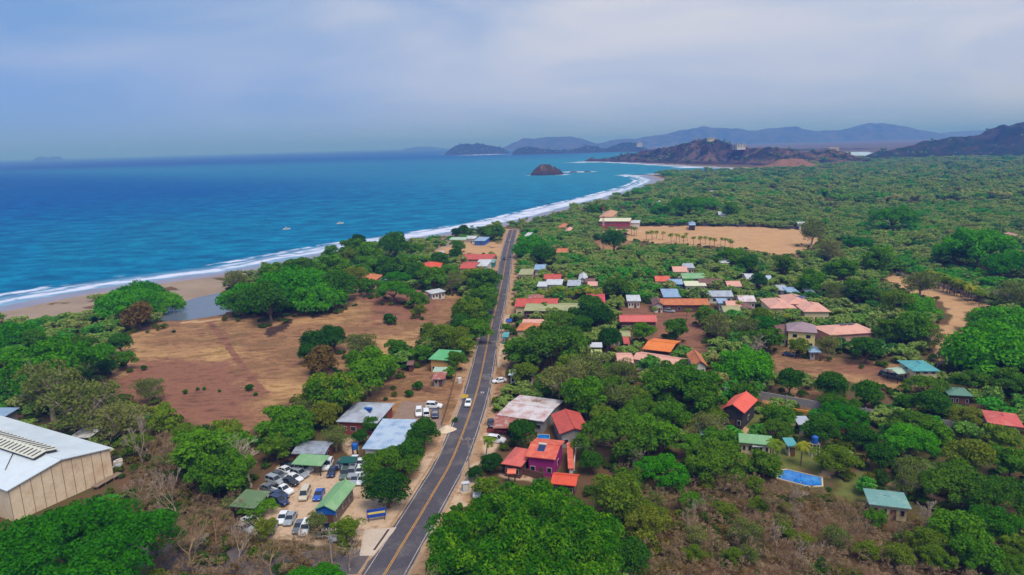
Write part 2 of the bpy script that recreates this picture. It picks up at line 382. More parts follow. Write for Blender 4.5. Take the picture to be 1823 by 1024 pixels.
def ramp(fac, stops):
    r = N(n, 'ShaderNodeValToRGB'); el = r.color_ramp.elements
    while len(el) < len(stops): el.new(.5)
    for i, (p_, c) in enumerate(stops): el[i].position = p_; el[i].color = lin(c)
    l.new(fac, r.inputs[0]); return r.outputs[0]
def mixc(fac, a, b):
    m_ = N(n, 'ShaderNodeMix', data_type='RGBA'); l.new(fac, m_.inputs[0]); l.new(a, m_.inputs[6]); l.new(b, m_.inputs[7]); return m_.outputs[2]
def attr(nm, breakup=.5):
    a = N(n, 'ShaderNodeAttribute', attribute_name=nm)
    m1 = N(n, 'ShaderNodeMath', operation='SUBTRACT'); l.new(n2, m1.inputs[0]); m1.inputs[1].default_value = .5
    m2 = N(n, 'ShaderNodeMath', operation='MULTIPLY_ADD'); l.new(m1.outputs[0], m2.inputs[0]); m2.inputs[1].default_value = breakup * 2; l.new(a.outputs['Fac'], m2.inputs[2])
    m3 = N(n, 'ShaderNodeMapRange', interpolation_type='SMOOTHSTEP'); m3.inputs[1].default_value = .25; m3.inputs[2].default_value = .75; l.new(m2.outputs[0], m3.inputs[0]); return m3.outputs[0]
c = ramp(n1, [(.3, (92, 72, 48)), (.45, (84, 80, 44)), (.55, (106, 78, 56)), (.7, (72, 76, 38))])
c = mixc(attr('grass', .8), c, ramp(n2, [(.3, (84, 100, 44)), (.7, (120, 116, 62))]))
c = mixc(attr('verge', .7), c, ramp(n2, [(.32, (150, 108, 76)), (.5, (178, 142, 108)), (.68, (112, 92, 60))]))
c = mixc(attr('dry', .6), c, ramp(n3, [(.34, (88, 64, 46)), (.42, (130, 94, 68)), (.48, (158, 118, 82)), (.53, (116, 84, 60)), (.57, (142, 106, 74)), (.62, (100, 80, 52)), (.68, (172, 132, 92))]))
nL = gnoise(.018, 5, .6, (1, 1.6, 1))
fL = N(n, 'ShaderNodeMapRange'); fL.inputs[1].default_value = .48; fL.inputs[2].default_value = .60; l.new(nL, fL.inputs[0]); da = attr('dry', .6); mD = N(n, 'ShaderNodeMath', operation='MULTIPLY'); l.new(fL.outputs[0], mD.inputs[0]); l.new(da, mD.inputs[1])
c = mixc(mD.outputs[0], c, ramp(n3, [(.38, (150, 112, 74)), (.5, (186, 146, 100)), (.6, (140, 108, 66))]))
c = mixc(attr('straw', .5), c, ramp(n3, [(.3, (168, 128, 92)), (.45, (190, 150, 108)), (.6, (176, 136, 98)), (.75, (200, 164, 122))]))
c = mixc(attr('red', .8), c, ramp(n3, [(.36, (110, 74, 58)), (.5, (142, 98, 76)), (.62, (104, 72, 56))]))
c = mixc(attr('gravel', .35), c, ramp(n2, [(.34, (176, 146, 118)), (.5, (200, 172, 144)), (.64, (160, 128, 98))]))
c = mixc(attr('lot', .1), c, ramp(n2, [(.3, (134, 112, 98)), (.7, (152, 128, 112))]))
c = mixc(attr('pale', .4), c, ramp(n2, [(.3, (176, 138, 100)), (.7, (196, 160, 122))]))
c = mixc(attr('burn', 1.6), c, ramp(n2, [(.3, (46, 36, 31)), (.7, (86, 64, 52))]))
c = mixc(attr('sand', .3), c, ramp(n1, [(.3, (138, 120, 104)), (.7, (160, 140, 120))]))
c = mixc(attr('wet', .1), c, ramp(n1, [(.3, (128, 130, 150)), (.7, (142, 142, 160))]))
l.new(c, bs.inputs['Base Color'])
bp = N(n, 'ShaderNodeBump'); bp.inputs['Strength'].default_value = .6; bp.inputs['Distance'].default_value = .5; l.new(n2, bp.inputs['Height']); l.new(bp.outputs[0], bs.inputs['Normal'])
l.new(bs.outputs[0], out.inputs[0])
g = link('ground', mesh_np('ground', np.column_stack([P, z]), F, [gm], True, A)); tag(g, kind='structure')

# ------------------------------------------------------------------ sea
P, F = polar(150, 70000, 1.014, 66, 0.3)
dl = sdist(P, land); keep = (dl[F] < 60).any(1); u, F = compact(P, F, keep); P = P[u]; dl = dl[u]
bay = sstep(P[:, 1] - 2.0 * 0 + P[:, 0] * .9, 700, 1700) * (1 - sstep(P[:, 1], 3200, 5200))
sm, n, l = newmat('sea_water')
out = N(n, 'ShaderNodeOutputMaterial'); bs = N(n, 'ShaderNodeBsdfDiffuse'); gs = N(n, 'ShaderNodeBsdfGlossy'); gs.inputs['Roughness'].default_value = .35; gs.inputs[0].default_value = (.55, .75, 1, 1); sm_x = N(n, 'ShaderNodeMixShader'); sm_x.inputs[0].default_value = .06
tcg = N(n, 'ShaderNodeTexCoord')
sh = N(n, 'ShaderNodeAttribute', attribute_name='off'); by_ = N(n, 'ShaderNodeAttribute', attribute_name='bay')
w1 = gnoise(.018, 4, .6, (1, 1, 1)); w2 = gnoise(.09, 5, .65, (.55, 1.6, 1)); w3 = gnoise(.004, 4, .6, (.6, 1.6, 1)); w4 = gnoise(.35, 3, .6); wv_ = gnoise(.045, 9, .8, (.75, 1.15, 1))
def mth(op, a, b=None, clamp=False, c=None):
    m_ = N(n, 'ShaderNodeMath', operation=op, use_clamp=clamp)
    for i, v in enumerate((a, b, c)):
        if v is None: continue
        if isinstance(v, (int, float)): m_.inputs[i].default_value = v
        else: l.new(v, m_.inputs[i])
    return m_.outputs[0]
def mapr(v, a, b, c=0.0, d=1.0, sm_=True):
    m_ = N(n, 'ShaderNodeMapRange', interpolation_type='SMOOTHSTEP' if sm_ else 'LINEAR'); l.new(v, m_.inputs[0])
    for i, q in enumerate((a, b, c, d)): m_.inputs[i + 1].default_value = q
    return m_.outputs[0]
deep = mapr(mth('ADD', sh.outputs['Fac'], mth('MULTIPLY', mth('SUBTRACT', w3, .5), 500)), 30, 900)
c = mixc(deep, ramp(wv_, [(.36, (0, 74, 112)), (.5, (0, 103, 142)), (.62, (8, 128, 162))]), ramp(wv_, [(.36, (0, 55, 112)), (.5, (0, 76, 136)), (.62, (0, 98, 156))]))
c = mixc(mapr(sh.outputs['Fac'], 500, 5000), c, ramp(wv_, [(.36, (0, 43, 102)), (.5, (0, 55, 120)), (.62, (0, 71, 140))]))
c = mixc(mth('MULTIPLY', by_.outputs['Fac'], .4), c, ramp(w1, [(.3, (40, 128, 150)), (.7, (70, 146, 160))]))
dd = mth('ADD', sh.outputs['Fac'], mth('ADD', mth('MULTIPLY', mth('SUBTRACT', w1, .5), 26), mth('MULTIPLY', mth('SUBTRACT', w2, .5), 9)))
c = mixc(mapr(dd, 30, 4), c, ramp(w2, [(.3, (104, 146, 172)), (.7, (136, 160, 186))]))
def band(c0, w): return mth('MULTIPLY', mapr(dd, c0 - w, c0 - w * .1), mapr(dd, c0 + w, c0 + w * .35))
brk = mapr(w2, .40, .52)
f1 = mth('MULTIPLY', band(9, 6), mapr(w2, .34, .46)); f2 = mth('MULTIPLY', band(30, 6), mapr(w1, .46, .54)); f3 = mth('MULTIPLY', mth('MULTIPLY', band(19, 5), brk), mapr(w1, .42, .55))
caps = mth('MULTIPLY', mth('GREATER_THAN', w4, .70), mapr(w2, .45, .55))
wide = N(n, 'ShaderNodeAttribute', attribute_name='surf'); f4 = mth('MULTIPLY', mth('MULTIPLY', mapr(dd, 0, 4), mapr(dd, 30, 20)), mth('MULTIPLY', wide.outputs['Fac'], mapr(w2, .34, .5)))
foam = mth('MAXIMUM', mth('MAXIMUM', f1, f2), mth('MAXIMUM', mth('MAXIMUM', f3, f4), mth('MULTIPLY', caps, .22)), True)
rocks = N(n, 'ShaderNodeAttribute', attribute_name='wash'); foam = mth('MAXIMUM', foam, mth('MULTIPLY', rocks.outputs['Fac'], mapr(w1, .38, .55)), True)
fo = N(n, 'ShaderNodeRGB'); fo.outputs[0].default_value = lin((206, 208, 226))
c = mixc(foam, c, fo.outputs[0])
l.new(c, bs.inputs[0])
bp = N(n, 'ShaderNodeBump'); bp.inputs['Strength'].default_value = .6; bp.inputs['Distance'].default_value = 1.2; l.new(w2, bp.inputs['Height']); l.new(bp.outputs[0], bs.inputs['Normal']); l.new(bp.outputs[0], gs.inputs['Normal'])
l.new(bs.outputs[0], sm_x.inputs[1]); l.new(gs.outputs[0], sm_x.inputs[2]); l.new(sm_x.outputs[0], out.inputs[0])
cd = np.arange(len(coast)); surf = sstep(np.linalg.norm(P - coast[16], axis=1), 420, 200)
wash = np.zeros(len(P))
for (wx, wy), rr in (((1030, 306), 55), ((1000, 311), 25), ((950, 312), 20), ((1125, 312), 40), ((790, 274.5), 120), ((860, 275.5), 250), ((920, 275.5), 100), ((1042, 289), 90), ((1230, 298), 60)):
    wash = np.maximum(wash, 1 - sstep(np.linalg.norm(P - G0(wx, wy, SEA)[:2], axis=1), rr * .4, rr))
wash = np.maximum(wash, (1 - sstep(sdist(P, hf, False), 6, 26)))
g = link('sea', mesh_np('sea', np.column_stack([P, np.full(len(P), SEA)]), F, [sm], True, dict(off=-dl, bay=bay, surf=surf, wash=wash))); tag(g, kind='structure')
lm = mat('lagoon_water', (98, 106, 120), .25, .06, .05, spec=.5)
lg = MB(); lg.add([(x, y, -1.2) for x, y in lagoon + (lagoon - lagoon.mean(0)) * .02], [tuple(range(len(lagoon)))[::-1]]).build('lagoon_water', lm); tag(bpy.data.objects['lagoon_water'], kind='structure')
if bpy.data.objects['lagoon_water'].data.polygons[0].normal.z < 0: bpy.data.objects['lagoon_water'].data.flip_normals()

# ------------------------------------------------------------------ roads
def strip(line, o0, o1, z, a=0, b=None):
    L = line[a:b]; t = np.gradient(L, axis=0); t /= np.linalg.norm(t, axis=1)[:, None]; nn = np.stack([t[:, 1], -t[:, 0]], 1)
    V = np.vstack([np.column_stack([L + nn * o0, np.full(len(L), z)]), np.column_stack([L + nn * o1, np.full(len(L), z)])]); m_ = len(L)
    return V, [(i, i + m_, i + m_ + 1, i + 1) for i in range(m_ - 1)]
asph = mat('asphalt', (78, 74, 80), .85, .16, .22, rgb2=(106, 98, 96), stain=.35)
white = mat('road_white', (176, 170, 168), .8, .25, 1.2, rgb2=(120, 112, 110), stain=.5); yellow = mat('road_yellow', (196, 142, 60), .8, .2, 1.2, rgb2=(130, 104, 76), stain=.35)
concrete = mat('concrete', (170, 150, 132), .9, .16, .35, rgb2=(134, 106, 82), stain=.6)
def stripobj(name, line, o0, o1, z, m, a=0, b=None):
    m_ = MB(); m_.add(*strip(line, o0, o1, z, a, b)); o = m_.build(name, m); tag(o, kind='structure')
    if o.data.polygons[0].normal.z < 0: o.data.flip_normals()
    return o
stripobj('road', rcs, -3.8, 3.8, .05, asph)
stripobj('side_road', sidel, -3.6, 3.6, .042, mat('old_asphalt', (92, 86, 88), .9, .12, .3, rgb2=(112, 98, 88)))
stripobj('road_edge_marking', rcs, -3.42, -3.26, .056, white); stripobj('road_edge_marking', rcs, 3.26, 3.42, .056, white)
stripobj('road_centre_marking', rcs, -.22, -.07, .056, yellow); stripobj('road_centre_marking', rcs, .07, .22, .056, yellow)
stripobj('road_shoulder', rcs, 3.8, 4.5, .03, concrete); 
# sand and dust spilling over both edges of the asphalt
for sgn in (-1, 1):
    V, F_ = strip(rcs, sgn * 3.3, sgn * 4.6, .058); nn_ = len(rcs); jr = np.random.default_rng(3 + sgn); jit = np.convolve(jr.uniform(-.45, .55, nn_ + 4), np.ones(3) / 2.2, 'same')[:nn_]
    V[:nn_, :2] += (V[nn_:, :2] - V[:nn_, :2]) * np.clip(.35 + jit, .02, .9)[:, None]
    o = MB().add(V, F_).build('road_verge_dust', mat('verge_dust', (172, 140, 110), .95, .15, .8, rgb2=(140, 110, 84), stain=.5)); tag(o, kind='structure')
    if o.data.polygons[0].normal.z < 0: o.data.flip_normals()
# painted speed markings across the lane near the crossing
mk = MB()
for y_, w_ in ((668, 2.4), (671.5, 2.4)):
    c_ = G0(866 if y_ < 670 else 865, y_); mk.box(c_[0], c_[1], .054, w_, .3, .004)
tag(mk.build('road_marking', white), kind='structure')
m_ = MB()
for (x_, y_) in ((857, 699), (860.5, 699)):
    c_ = G0(x_, y_); m_.box(c_[0], c_[1], .054, .35, 1.4, .004)
tag(m_.build('road_marking', white), kind='structure')
# concrete driveway with a drain
dp = [(648, 944), (706, 939), (700, 948), (664, 990), (640, 990)]; dw = MB(); dw.solid([(x, y, .06) for x, y in poly_px(dp)], [tuple(range(len(dp)))], .06)
o = dw.build('driveway', mat('pale_concrete', (196, 178, 160), .9, .12, .4)); tag(o, kind='structure')
dr = MB(); dr.add([(x, y, .068) for x, y in poly_px([(664, 980), (668, 980), (694, 943), (690, 943)])], [(0, 1, 2, 3)]); o = dr.build('driveway_drain', mat('dark_drain', (74, 56, 52), .9)); tag(o, kind='structure')
for o in S.objects:
    if o.name in ('driveway_drain',) and o.data.polygons[0].normal.z < 0: o.data.flip_normals()

# ------------------------------------------------------------------ hills, headland, islands
def hillmat(name, cols, scale, green=(40, 62, 30), gfac=.5, rock=True):
    m, n, l = newmat(name)
    out = N(n, 'ShaderNodeOutputMaterial'); bs = N(n, 'ShaderNodeBsdfDiffuse'); t = N(n, 'ShaderNodeTexCoord')
    def nz_(s, d=6):
        q = N(n, 'ShaderNodeTexNoise'); q.inputs['Scale'].default_value = s; q.inputs['Detail'].default_value = d; q.inputs['Roughness'].default_value = .68; l.new(t.outputs['Object'], q.inputs['Vector']); return q.outputs[0]
    a, b = nz_(scale), nz_(scale * 6)
    r = N(n, 'ShaderNodeValToRGB'); el = r.color_ramp.elements
    while len(el) < len(cols): el.new(.5)
    for i, c in enumerate(cols): el[i].position = .32 + .36 * i / (len(cols) - 1); el[i].color = lin(c)
    l.new(a, r.inputs[0])
    mr = N(n, 'ShaderNodeMapRange'); mr.inputs[1].default_value = .62 - .25 * gfac; mr.inputs[2].default_value = .68 - .2 * gfac; l.new(b, mr.inputs[0])
    m1 = N(n, 'ShaderNodeMix', data_type='RGBA'); l.new(mr.outputs[0], m1.inputs[0]); l.new(r.outputs[0], m1.inputs[6]); m1.inputs[7].default_value = lin(green); col = m1.outputs[2]
    if rock:
        s = N(n, 'ShaderNodeSeparateXYZ'); l.new(t.outputs['Object'], s.inputs[0])
        m2 = N(n, 'ShaderNodeMapRange'); m2.inputs[1].default_value = 9; m2.inputs[2].default_value = 1; l.new(s.outputs[2], m2.inputs[0])
        m3 = N(n, 'ShaderNodeMix', data_type='RGBA'); l.new(m2.outputs[0], m3.inputs[0]); l.new(col, m3.inputs[6]); m3.inputs[7].default_value = lin((58, 48, 46)); col = m3.outputs[2]
    l.new(col, bs.inputs[0]); l.new(bs.outputs[0], out.inputs[0]); return m
def fbm(x, y, s, o=4):
    return mnoise.fractal(Vector((x * s, y * s, 3.7)), 1.0, 2.1, o)
HILLTREES = []
def hill(name, pts, Ds, wf, wb, nu, nv, m, rough=.35, canopy=0.0, nscale=.004, trees=0, w0=30, seed=0.0):
    px = np.array([p[0] for p in pts], float); py = np.array([p[1] for p in pts], float)
    D = np.interp(px, [d[0] for d in Ds], [d[1] for d in Ds])
    t = np.linspace(px[0], px[-1], nu); ty = np.interp(t, px, py); tD = np.interp(t, px, D)
    k = np.array([1, 2, 1]) / 4
    ty = np.r_[ty[0], np.convolve(ty, k, 'valid'), ty[-1]]
    R = np.array([at_depth(a, b, c_) for a, b, c_ in zip(t, ty, tD)])
    base = -3.0; V = []
    for i in range(nu):
        h = max(R[i, 2] - base, .5); n_ = R[i, :2] / np.linalg.norm(R[i, :2]); 
        for j in range(nv):
            s = -1 + 2 * j / (nv - 1); w = ((np.interp(t[i], *zip(*wf)) if isinstance(wf, list) else wf) if s < 0 else wb) * h + w0
            x, y = R[i, :2] + n_ * s * w
            a = abs(s); g = (1 - a) ** 1.15 * (1 + .25 * a)
            rid = 1 - abs(fbm(x + seed, y, nscale, 4)) * 1.6
            zz = base + h * g * (1 - rough * (1 - rid) * math.sin(math.pi * min(a * 1.1, 1)) ) + rough * h * .35 * fbm(x, y + seed, nscale * 3, 3) * math.sin(math.pi * min(1, a))
            zz += .11 * h * (1 - a) * fbm(x, y + 2 * seed, nscale * 5, 4)
            if canopy: zz += canopy * (fbm(x, y, .045, 3)) * min(1, (zz - base) / 8) * (1.0 if a > .05 else .7)
            V.append((x, y, zz))
    V = np.array(V); i = np.arange((nu - 1) * (nv - 1)); q = (i // (nv - 1)) * nv + i % (nv - 1)
    F = np.stack([q, q + 1, q + nv + 1, q + nv], 1)[:, ::-1]
    o = link(name, mesh_np(name, V, F, [m], True)); tag(o, kind='structure')
    if trees:
        idx = RNG.choice(len(V), trees); HILLTREES.extend([V[q_] for q_ in idx if V[q_][2] > 5])
    return o
far = hillmat('far_mountain_cover', [(92, 78, 70), (70, 70, 56), (84, 76, 60)], .0016, (38, 56, 34), .55, False)
mid_ = hillmat('dry_hill_cover', [(58, 50, 44), (78, 60, 50), (110, 88, 70), (68, 58, 48), (54, 48, 42)], .0055, (36, 46, 38), .60)
isl = hillmat('island_cover', [(66, 60, 46), (52, 56, 38)], .01, (30, 46, 28), .9)
rightm = hillmat('right_mountain_cover', [(72, 62, 52), (54, 53, 44), (90, 72, 58)], .004, (32, 50, 30), .75, False)
hill('mountain', [(895, 263), (930, 247.5), (975, 243.5), (1030, 243.5), (1050, 251), (1066, 256), (1085, 262)], [(0, 9000)], 3.0, 3, 120, 30, far, .5, nscale=.0012)
hill('mountain', [(1040, 262), (1075, 252), (1090, 249), (1130, 247), (1170, 239), (1215, 233), (1250, 224), (1290, 228), (1350, 230.5), (1390, 228), (1420, 226), (1450, 232), (1490, 233), (1520, 226), (1550, 217.5), (1570, 215), (1590, 220), (1625, 228), (1650, 232.5), (1680, 239), (1710, 250)], [(0, 9500)], 3.0, 3, 300, 80, far, .9, nscale=.0011)
hill('mountain', [(1640, 245), (1680, 236), (1740, 231), (1800, 231), (1880, 228), (1980, 230), (2100, 240)], [(0, 11500)], 3.0, 3, 100, 30, far, .5, nscale=.0011)
hill('mountain', [(1490, 291), (1530, 281), (1560, 271), (1610, 263), (1650, 250), (1690, 245), (1740, 238), (1780, 225), (1823, 215), (1900, 204), (2000, 198), (2100, 220), (2200, 250)], [(1490, 1950), (1600, 2150), (1823, 2350), (2200, 2500)], [(1490, 5), (1560, 5.5), (1823, 6.5), (2200, 6)], 3, 240, 90, rightm, .85, nscale=.0030, canopy=4, trees=260)
hill('headland', [(1036, 288.5), (1046, 283.5), (1060, 282.5), (1085, 281), (1100, 277), (1130, 271.5), (1160, 266), (1190, 262), (1215, 257), (1240, 249.5), (1262, 245.5), (1280, 249), (1295, 256), (1310, 261), (1335, 262), (1350, 261), (1380, 262), (1400, 266), (1440, 268), (1470, 265), (1490, 266), (1510, 273), (1530, 281), (1560, 290), (1600, 298), (1640, 303)],
     [(1036, 2730), (1130, 2420), (1262, 2150), (1400, 1900), (1510, 1780), (1640, 1680)], [(1036, 2.2), (1280, 2.6), (1340, 4.5), (1640, 5)], 2.2, 330, 100, mid_, .9, nscale=.0055, canopy=4, trees=420, w0=20)
hill('hill', [(1335, 299), (1370, 292), (1390, 283), (1408, 279.5), (1430, 284), (1455, 293), (1480, 299)], [(0, 1530)], 1.6, 2.0, 60, 24, hillmat('bare_hill_cover', [(142, 104, 82), (126, 92, 74), (150, 112, 88)], .012, (60, 66, 40), .15, False), .25, nscale=.008, w0=20)
hill('hill', [(1330, 272), (1400, 265), (1480, 263.5), (1560, 264.5), (1640, 262), (1720, 264), (1800, 268)], [(0, 3500)], 4.0, 6, 120, 20, far, .4, nscale=.003, canopy=3, w0=40)
hill('headland', [(910, 276), (916, 268), (928, 262.5), (945, 259), (958, 262.5), (970, 266), (1010, 266.5), (1030, 263), (1050, 258), (1062, 261), (1080, 266), (1092, 258), (1110, 253), (1135, 253.5), (1146, 262), (1175, 272)], [(0, 5000)], 1.6, 1.6, 160, 30, isl, .35, nscale=.004, canopy=8, trees=260, w0=30)
hill('island', [(790, 276), (797, 268), (808, 261), (822, 256.5), (850, 254.8), (870, 258), (890, 262.5), (902, 267.5), (910, 275)], [(0, 5900)], 1.6, 1.6, 90, 30, isl, .35, nscale=.003, canopy=6, trees=160, w0=30)
hill('rock_island', [(944, 311.5), (950, 303), (957, 295), (965, 291.5), (975, 292.5), (985, 295), (997, 302), (1005, 311)], [(0, 1610)], 1.0, 1.0, 60, 30, hillmat('rock_island_cover', [(112, 84, 66), (66, 52, 46), (134, 104, 80)], .05, (36, 48, 28), .5), .4, nscale=.03, canopy=3, trees=40, w0=4)
for a in ([(1010, 308), (1017, 304.8), (1026, 305), (1033, 308)], [(1037, 307.5), (1043, 303.6), (1050, 304.5), (1058, 307.5)], [(936, 309.5), (941, 307.8), (945, 309.5)], [(1118, 313), (1135, 310.5), (1160, 310.3), (1175, 311.5)]):
    hill('sea_rock', a, [(0, 1700 if a[0][0] < 1100 else 1480)], 1.0, 1.0, 16, 10, mat('wet_rock', (58, 52, 54), .6, .2, .2), .3, nscale=.05, w0=3)
hill('island', [(58, 285), (64, 280), (72, 277.5), (84, 278.5), (87, 281), (91, 278), (104, 277.5), (110, 280), (114, 284.5)], [(0, 13500)], 1.0, 1, 40, 12, isl, .2, nscale=.001)
hill('island', [(718, 265), (735, 262), (755, 260.6), (775, 261.6), (795, 265)], [(0, 15500)], 1.0, 1, 30, 12, isl, .2, nscale=.001)

iw = MB(); iw.add([(x, y, .4) for x, y in poly_px([(1496, 277), (1550, 277.5), (1560, 274), (1545, 270.5), (1500, 271)])], [(0, 1, 2, 3, 4)]); o = iw.build('inlet_water', mat('inlet_water', (170, 196, 214), .3, .05, .01)); tag(o, kind='structure')
if o.data.polygons[0].normal.z < 0: o.data.flip_normals()

# ------------------------------------------------------------------ buildings
FOOT = []     # building footprints (centre, radius) that trees keep out of
M = dict(
    red=mat('red_roof', (192, 84, 72), .65, .14, .5, kind='metal', rgb2=(158, 74, 64), stain=.55), red_tile=mat('red_tile', (204, 92, 72), .7, .12, .6, kind='tile', rgb2=(222, 128, 98), stain=.5),
    orange=mat('orange_roof', (196, 118, 74), .7, .14, .5, kind='tile', rgb2=(160, 92, 64), stain=.55), vermilion=mat('vermilion_roof', (216, 86, 56), .6, .1, .5, kind='metal', rgb2=(190, 72, 52)),
    pink=mat('pink_roof', (214, 160, 142), .65, .08, .3, kind='tile', rgb2=(196, 140, 124), stain=.4), mauve=mat('mauve_roof', (156, 132, 140), .6, .08, .3, kind='tile', rgb2=(140, 116, 124)),
    brown=mat('brown_roof', (124, 88, 82), .7, .12, .5, kind='metal', rgb2=(96, 66, 60)), rust=mat('rusty_roof', (206, 198, 198), .65, .10, .35, kind='metal', rgb2=(168, 104, 88), stain=.62),
    rustred=mat('rust_red_roof', (158, 92, 78), .7, .14, .6, kind='metal', rgb2=(190, 176, 170), stain=.35),
    zinc=mat('zinc_roof', (168, 176, 188), .5, .08, .4, kind='metal', rgb2=(140, 138, 142), stain=.55), zincw=mat('white_roof', (196, 200, 206), .55, .08, .4, kind='metal', rgb2=(164, 158, 156), stain=.5),
    bluegrey=mat('blue_grey_roof', (142, 168, 196), .5, .08, .4, kind='metal', rgb2=(112, 138, 170), stain=.45), bluepaint=mat('blue_white_roof', (172, 188, 206), .5, .08, .35, kind='metal', rgb2=(112, 146, 182), stain=.55),
    green=mat('green_roof', (120, 164, 116), .6, .08, .3, kind='metal', rgb2=(150, 178, 136), stain=.45), dkgreen=mat('dark_green_roof', (96, 120, 84), .65, .1, .4, kind='metal', rgb2=(116, 132, 100)),
    olive=mat('olive_roof', (160, 160, 116), .65, .08, .3, kind='metal', rgb2=(140, 140, 102)), brightgreen=mat('bright_green_roof', (92, 170, 112), .55, .06, .3, kind='metal', rgb2=(120, 184, 130)),
    teal=mat('teal_roof', (78, 152, 156), .5, .06, .3, kind='metal', rgb2=(104, 170, 170)), palegreen=mat('pale_green_roof', (166, 190, 170), .6, .06, .3, kind='metal', rgb2=(146, 174, 152)),
    tealgrey=mat('teal_grey_roof', (110, 152, 146), .65, .1, .3, kind='metal', rgb2=(140, 170, 160), stain=.5), bluecanvas=mat('blue_canvas', (44, 84, 150), .6, .06, .6), seagreen=mat('sea_green_roof', (92, 130, 112), .6, .08, .3, kind='metal'),
    cream_roof=mat('cream_roof', (212, 210, 180), .6, .06, .3, kind='metal', rgb2=(196, 192, 160)),
    w_white=mat('white_wall', (206, 200, 190), .85, .06, .4), w_cream=mat('cream_wall', (208, 190, 150), .85, .06, .4), w_yellow=mat('yellow_wall', (230, 212, 142), .85, .06, .4), w_ochre=mat('ochre_wall', (206, 160, 92), .85, .06, .4),
    w_purple=mat('purple_wall', (160, 44, 118), .85, .06, .5), w_brown=mat('brown_wall', (104, 74, 62), .85, .1, .5), w_grey=mat('grey_wall', (146, 142, 140), .9, .08, .4), w_blue=mat('blue_wall', (36, 104, 190), .8, .05, .4),
    w_red=mat('red_wall', (150, 58, 66), .85, .08, .4), w_teal=mat('teal_wall', (60, 140, 140), .8, .06, .4), w_dark=mat('dark_wall', (62, 56, 56), .9, .1, .4), w_tan=mat('tan_panel_wall', (232, 208, 178), .85, .07, .25, rgb2=(206, 174, 142)), w_pink=mat('pink_wall', (206, 150, 140), .85, .06, .4),
    glass=mat('dark_glass', (38, 44, 52), .15, .05, .5, spec=.6), frame=mat('window_frame', (200, 196, 190), .6, .05, 1), door=mat('door_wood', (104, 72, 52), .7, .1, 1), dark=mat('dark_metal', (48, 48, 54), .5, .1, 1), solar=mat('solar_cell', (28, 44, 92), .2, .1, 3, spec=.6),
    wood=mat('grey_wood', (136, 116, 98), .9, .15, 1.5), steel=mat('grey_steel', (150, 150, 152), .45, .08, 1, metal=.3), tank=mat('blue_tank', (34, 92, 170), .5, .05, 1), pole=mat('pole_concrete', (150, 142, 134), .9, .1, .6))
def quad_of(q, h):
    """four roof-corner pixels (front-left, front-right, back-right, back-left), or a box (x0, y0, x1, y1), at height h -> centre, yaw, width, depth"""
    if len(q) == 4 and not hasattr(q[0], '__len__'):
        x0, y0, x1, y1 = q; q = [(x0, y1), (x1, y1), (x1, y0), (x0, y0)]
        box = True
    else: box = False
    w = [G(x, y, h)[:2] for x, y in q]
    if box:
        # an upright box in the picture: keep the width, drop the shear of the sides
        mf, mb = (w[0] + w[1]) / 2, (w[2] + w[3]) / 2; u = (w[1] - w[0]); Wd = .5 * (np.linalg.norm(u) + np.linalg.norm(w[2] - w[3])); u /= np.linalg.norm(u)
        v = np.array([-u[1], u[0]]); D = abs((mb - mf) @ v); c = (mf + mb) / 2
    else:
        u = (w[1] - w[0]) + (w[2] - w[3]); u /= np.linalg.norm(u); v = np.array([-u[1], u[0]])
        Wd = abs(((w[1] - w[0]) + (w[2] - w[3])) @ u) / 2; D = abs(((w[3] - w[0]) + (w[2] - w[1])) @ v) / 2; c = np.mean(w, 0)
    return c, math.atan2(u[1], u[0]), Wd, D
def roof_mesh(W_, D_, h, kind, rise):
    a, b = W_ / 2, D_ / 2; t = .16
    A_, B_, C_, D2 = (-a, -b, h), (a, -b, h), (a, b, h), (-a, b, h)
    if kind == 'gable_u': top = [A_, B_, C_, D2, (-a, 0, h + rise), (a, 0, h + rise)]; fs = [(0, 1, 5, 4), (4, 5, 2, 3)]
    elif kind == 'gable_v': top = [A_, B_, C_, D2, (0, -b, h + rise), (0, b, h + rise)]; fs = [(0, 4, 5, 3), (4, 1, 2, 5)]
    elif kind == 'hip':
        if a >= b: top = [A_, B_, C_, D2, (-a + b, 0, h + rise), (a - b + .02, 0, h + rise)]; fs = [(0, 1, 5, 4), (4, 5, 2, 3), (0, 4, 3), (1, 2, 5)]
        else: top = [A_, B_, C_, D2, (0, -b + a, h + rise), (0, b - a + .02, h + rise)]; fs = [(0, 4, 5, 3), (4, 1, 2, 5), (0, 1, 4), (2, 3, 5)]
    elif kind == 'mono': top = [A_, B_, (a, b, h + rise), (-a, b, h + rise)]; fs = [(0, 1, 2, 3)]
    elif kind == 'mono_u': top = [A_, (a, -b, h + rise), (a, b, h + rise), D2]; fs = [(0, 1, 2, 3)]
    m_ = MB(); m_.solid(top, fs, t)
    if kind in ('gable_u', 'gable_v', 'hip'):
        for e in ((4, 5),): m_.tube([Vector(top[e[0]]) + Vector((0, 0, .05)), Vector(top[e[1]]) + Vector((0, 0, .05))], .14, 5)
    return m_
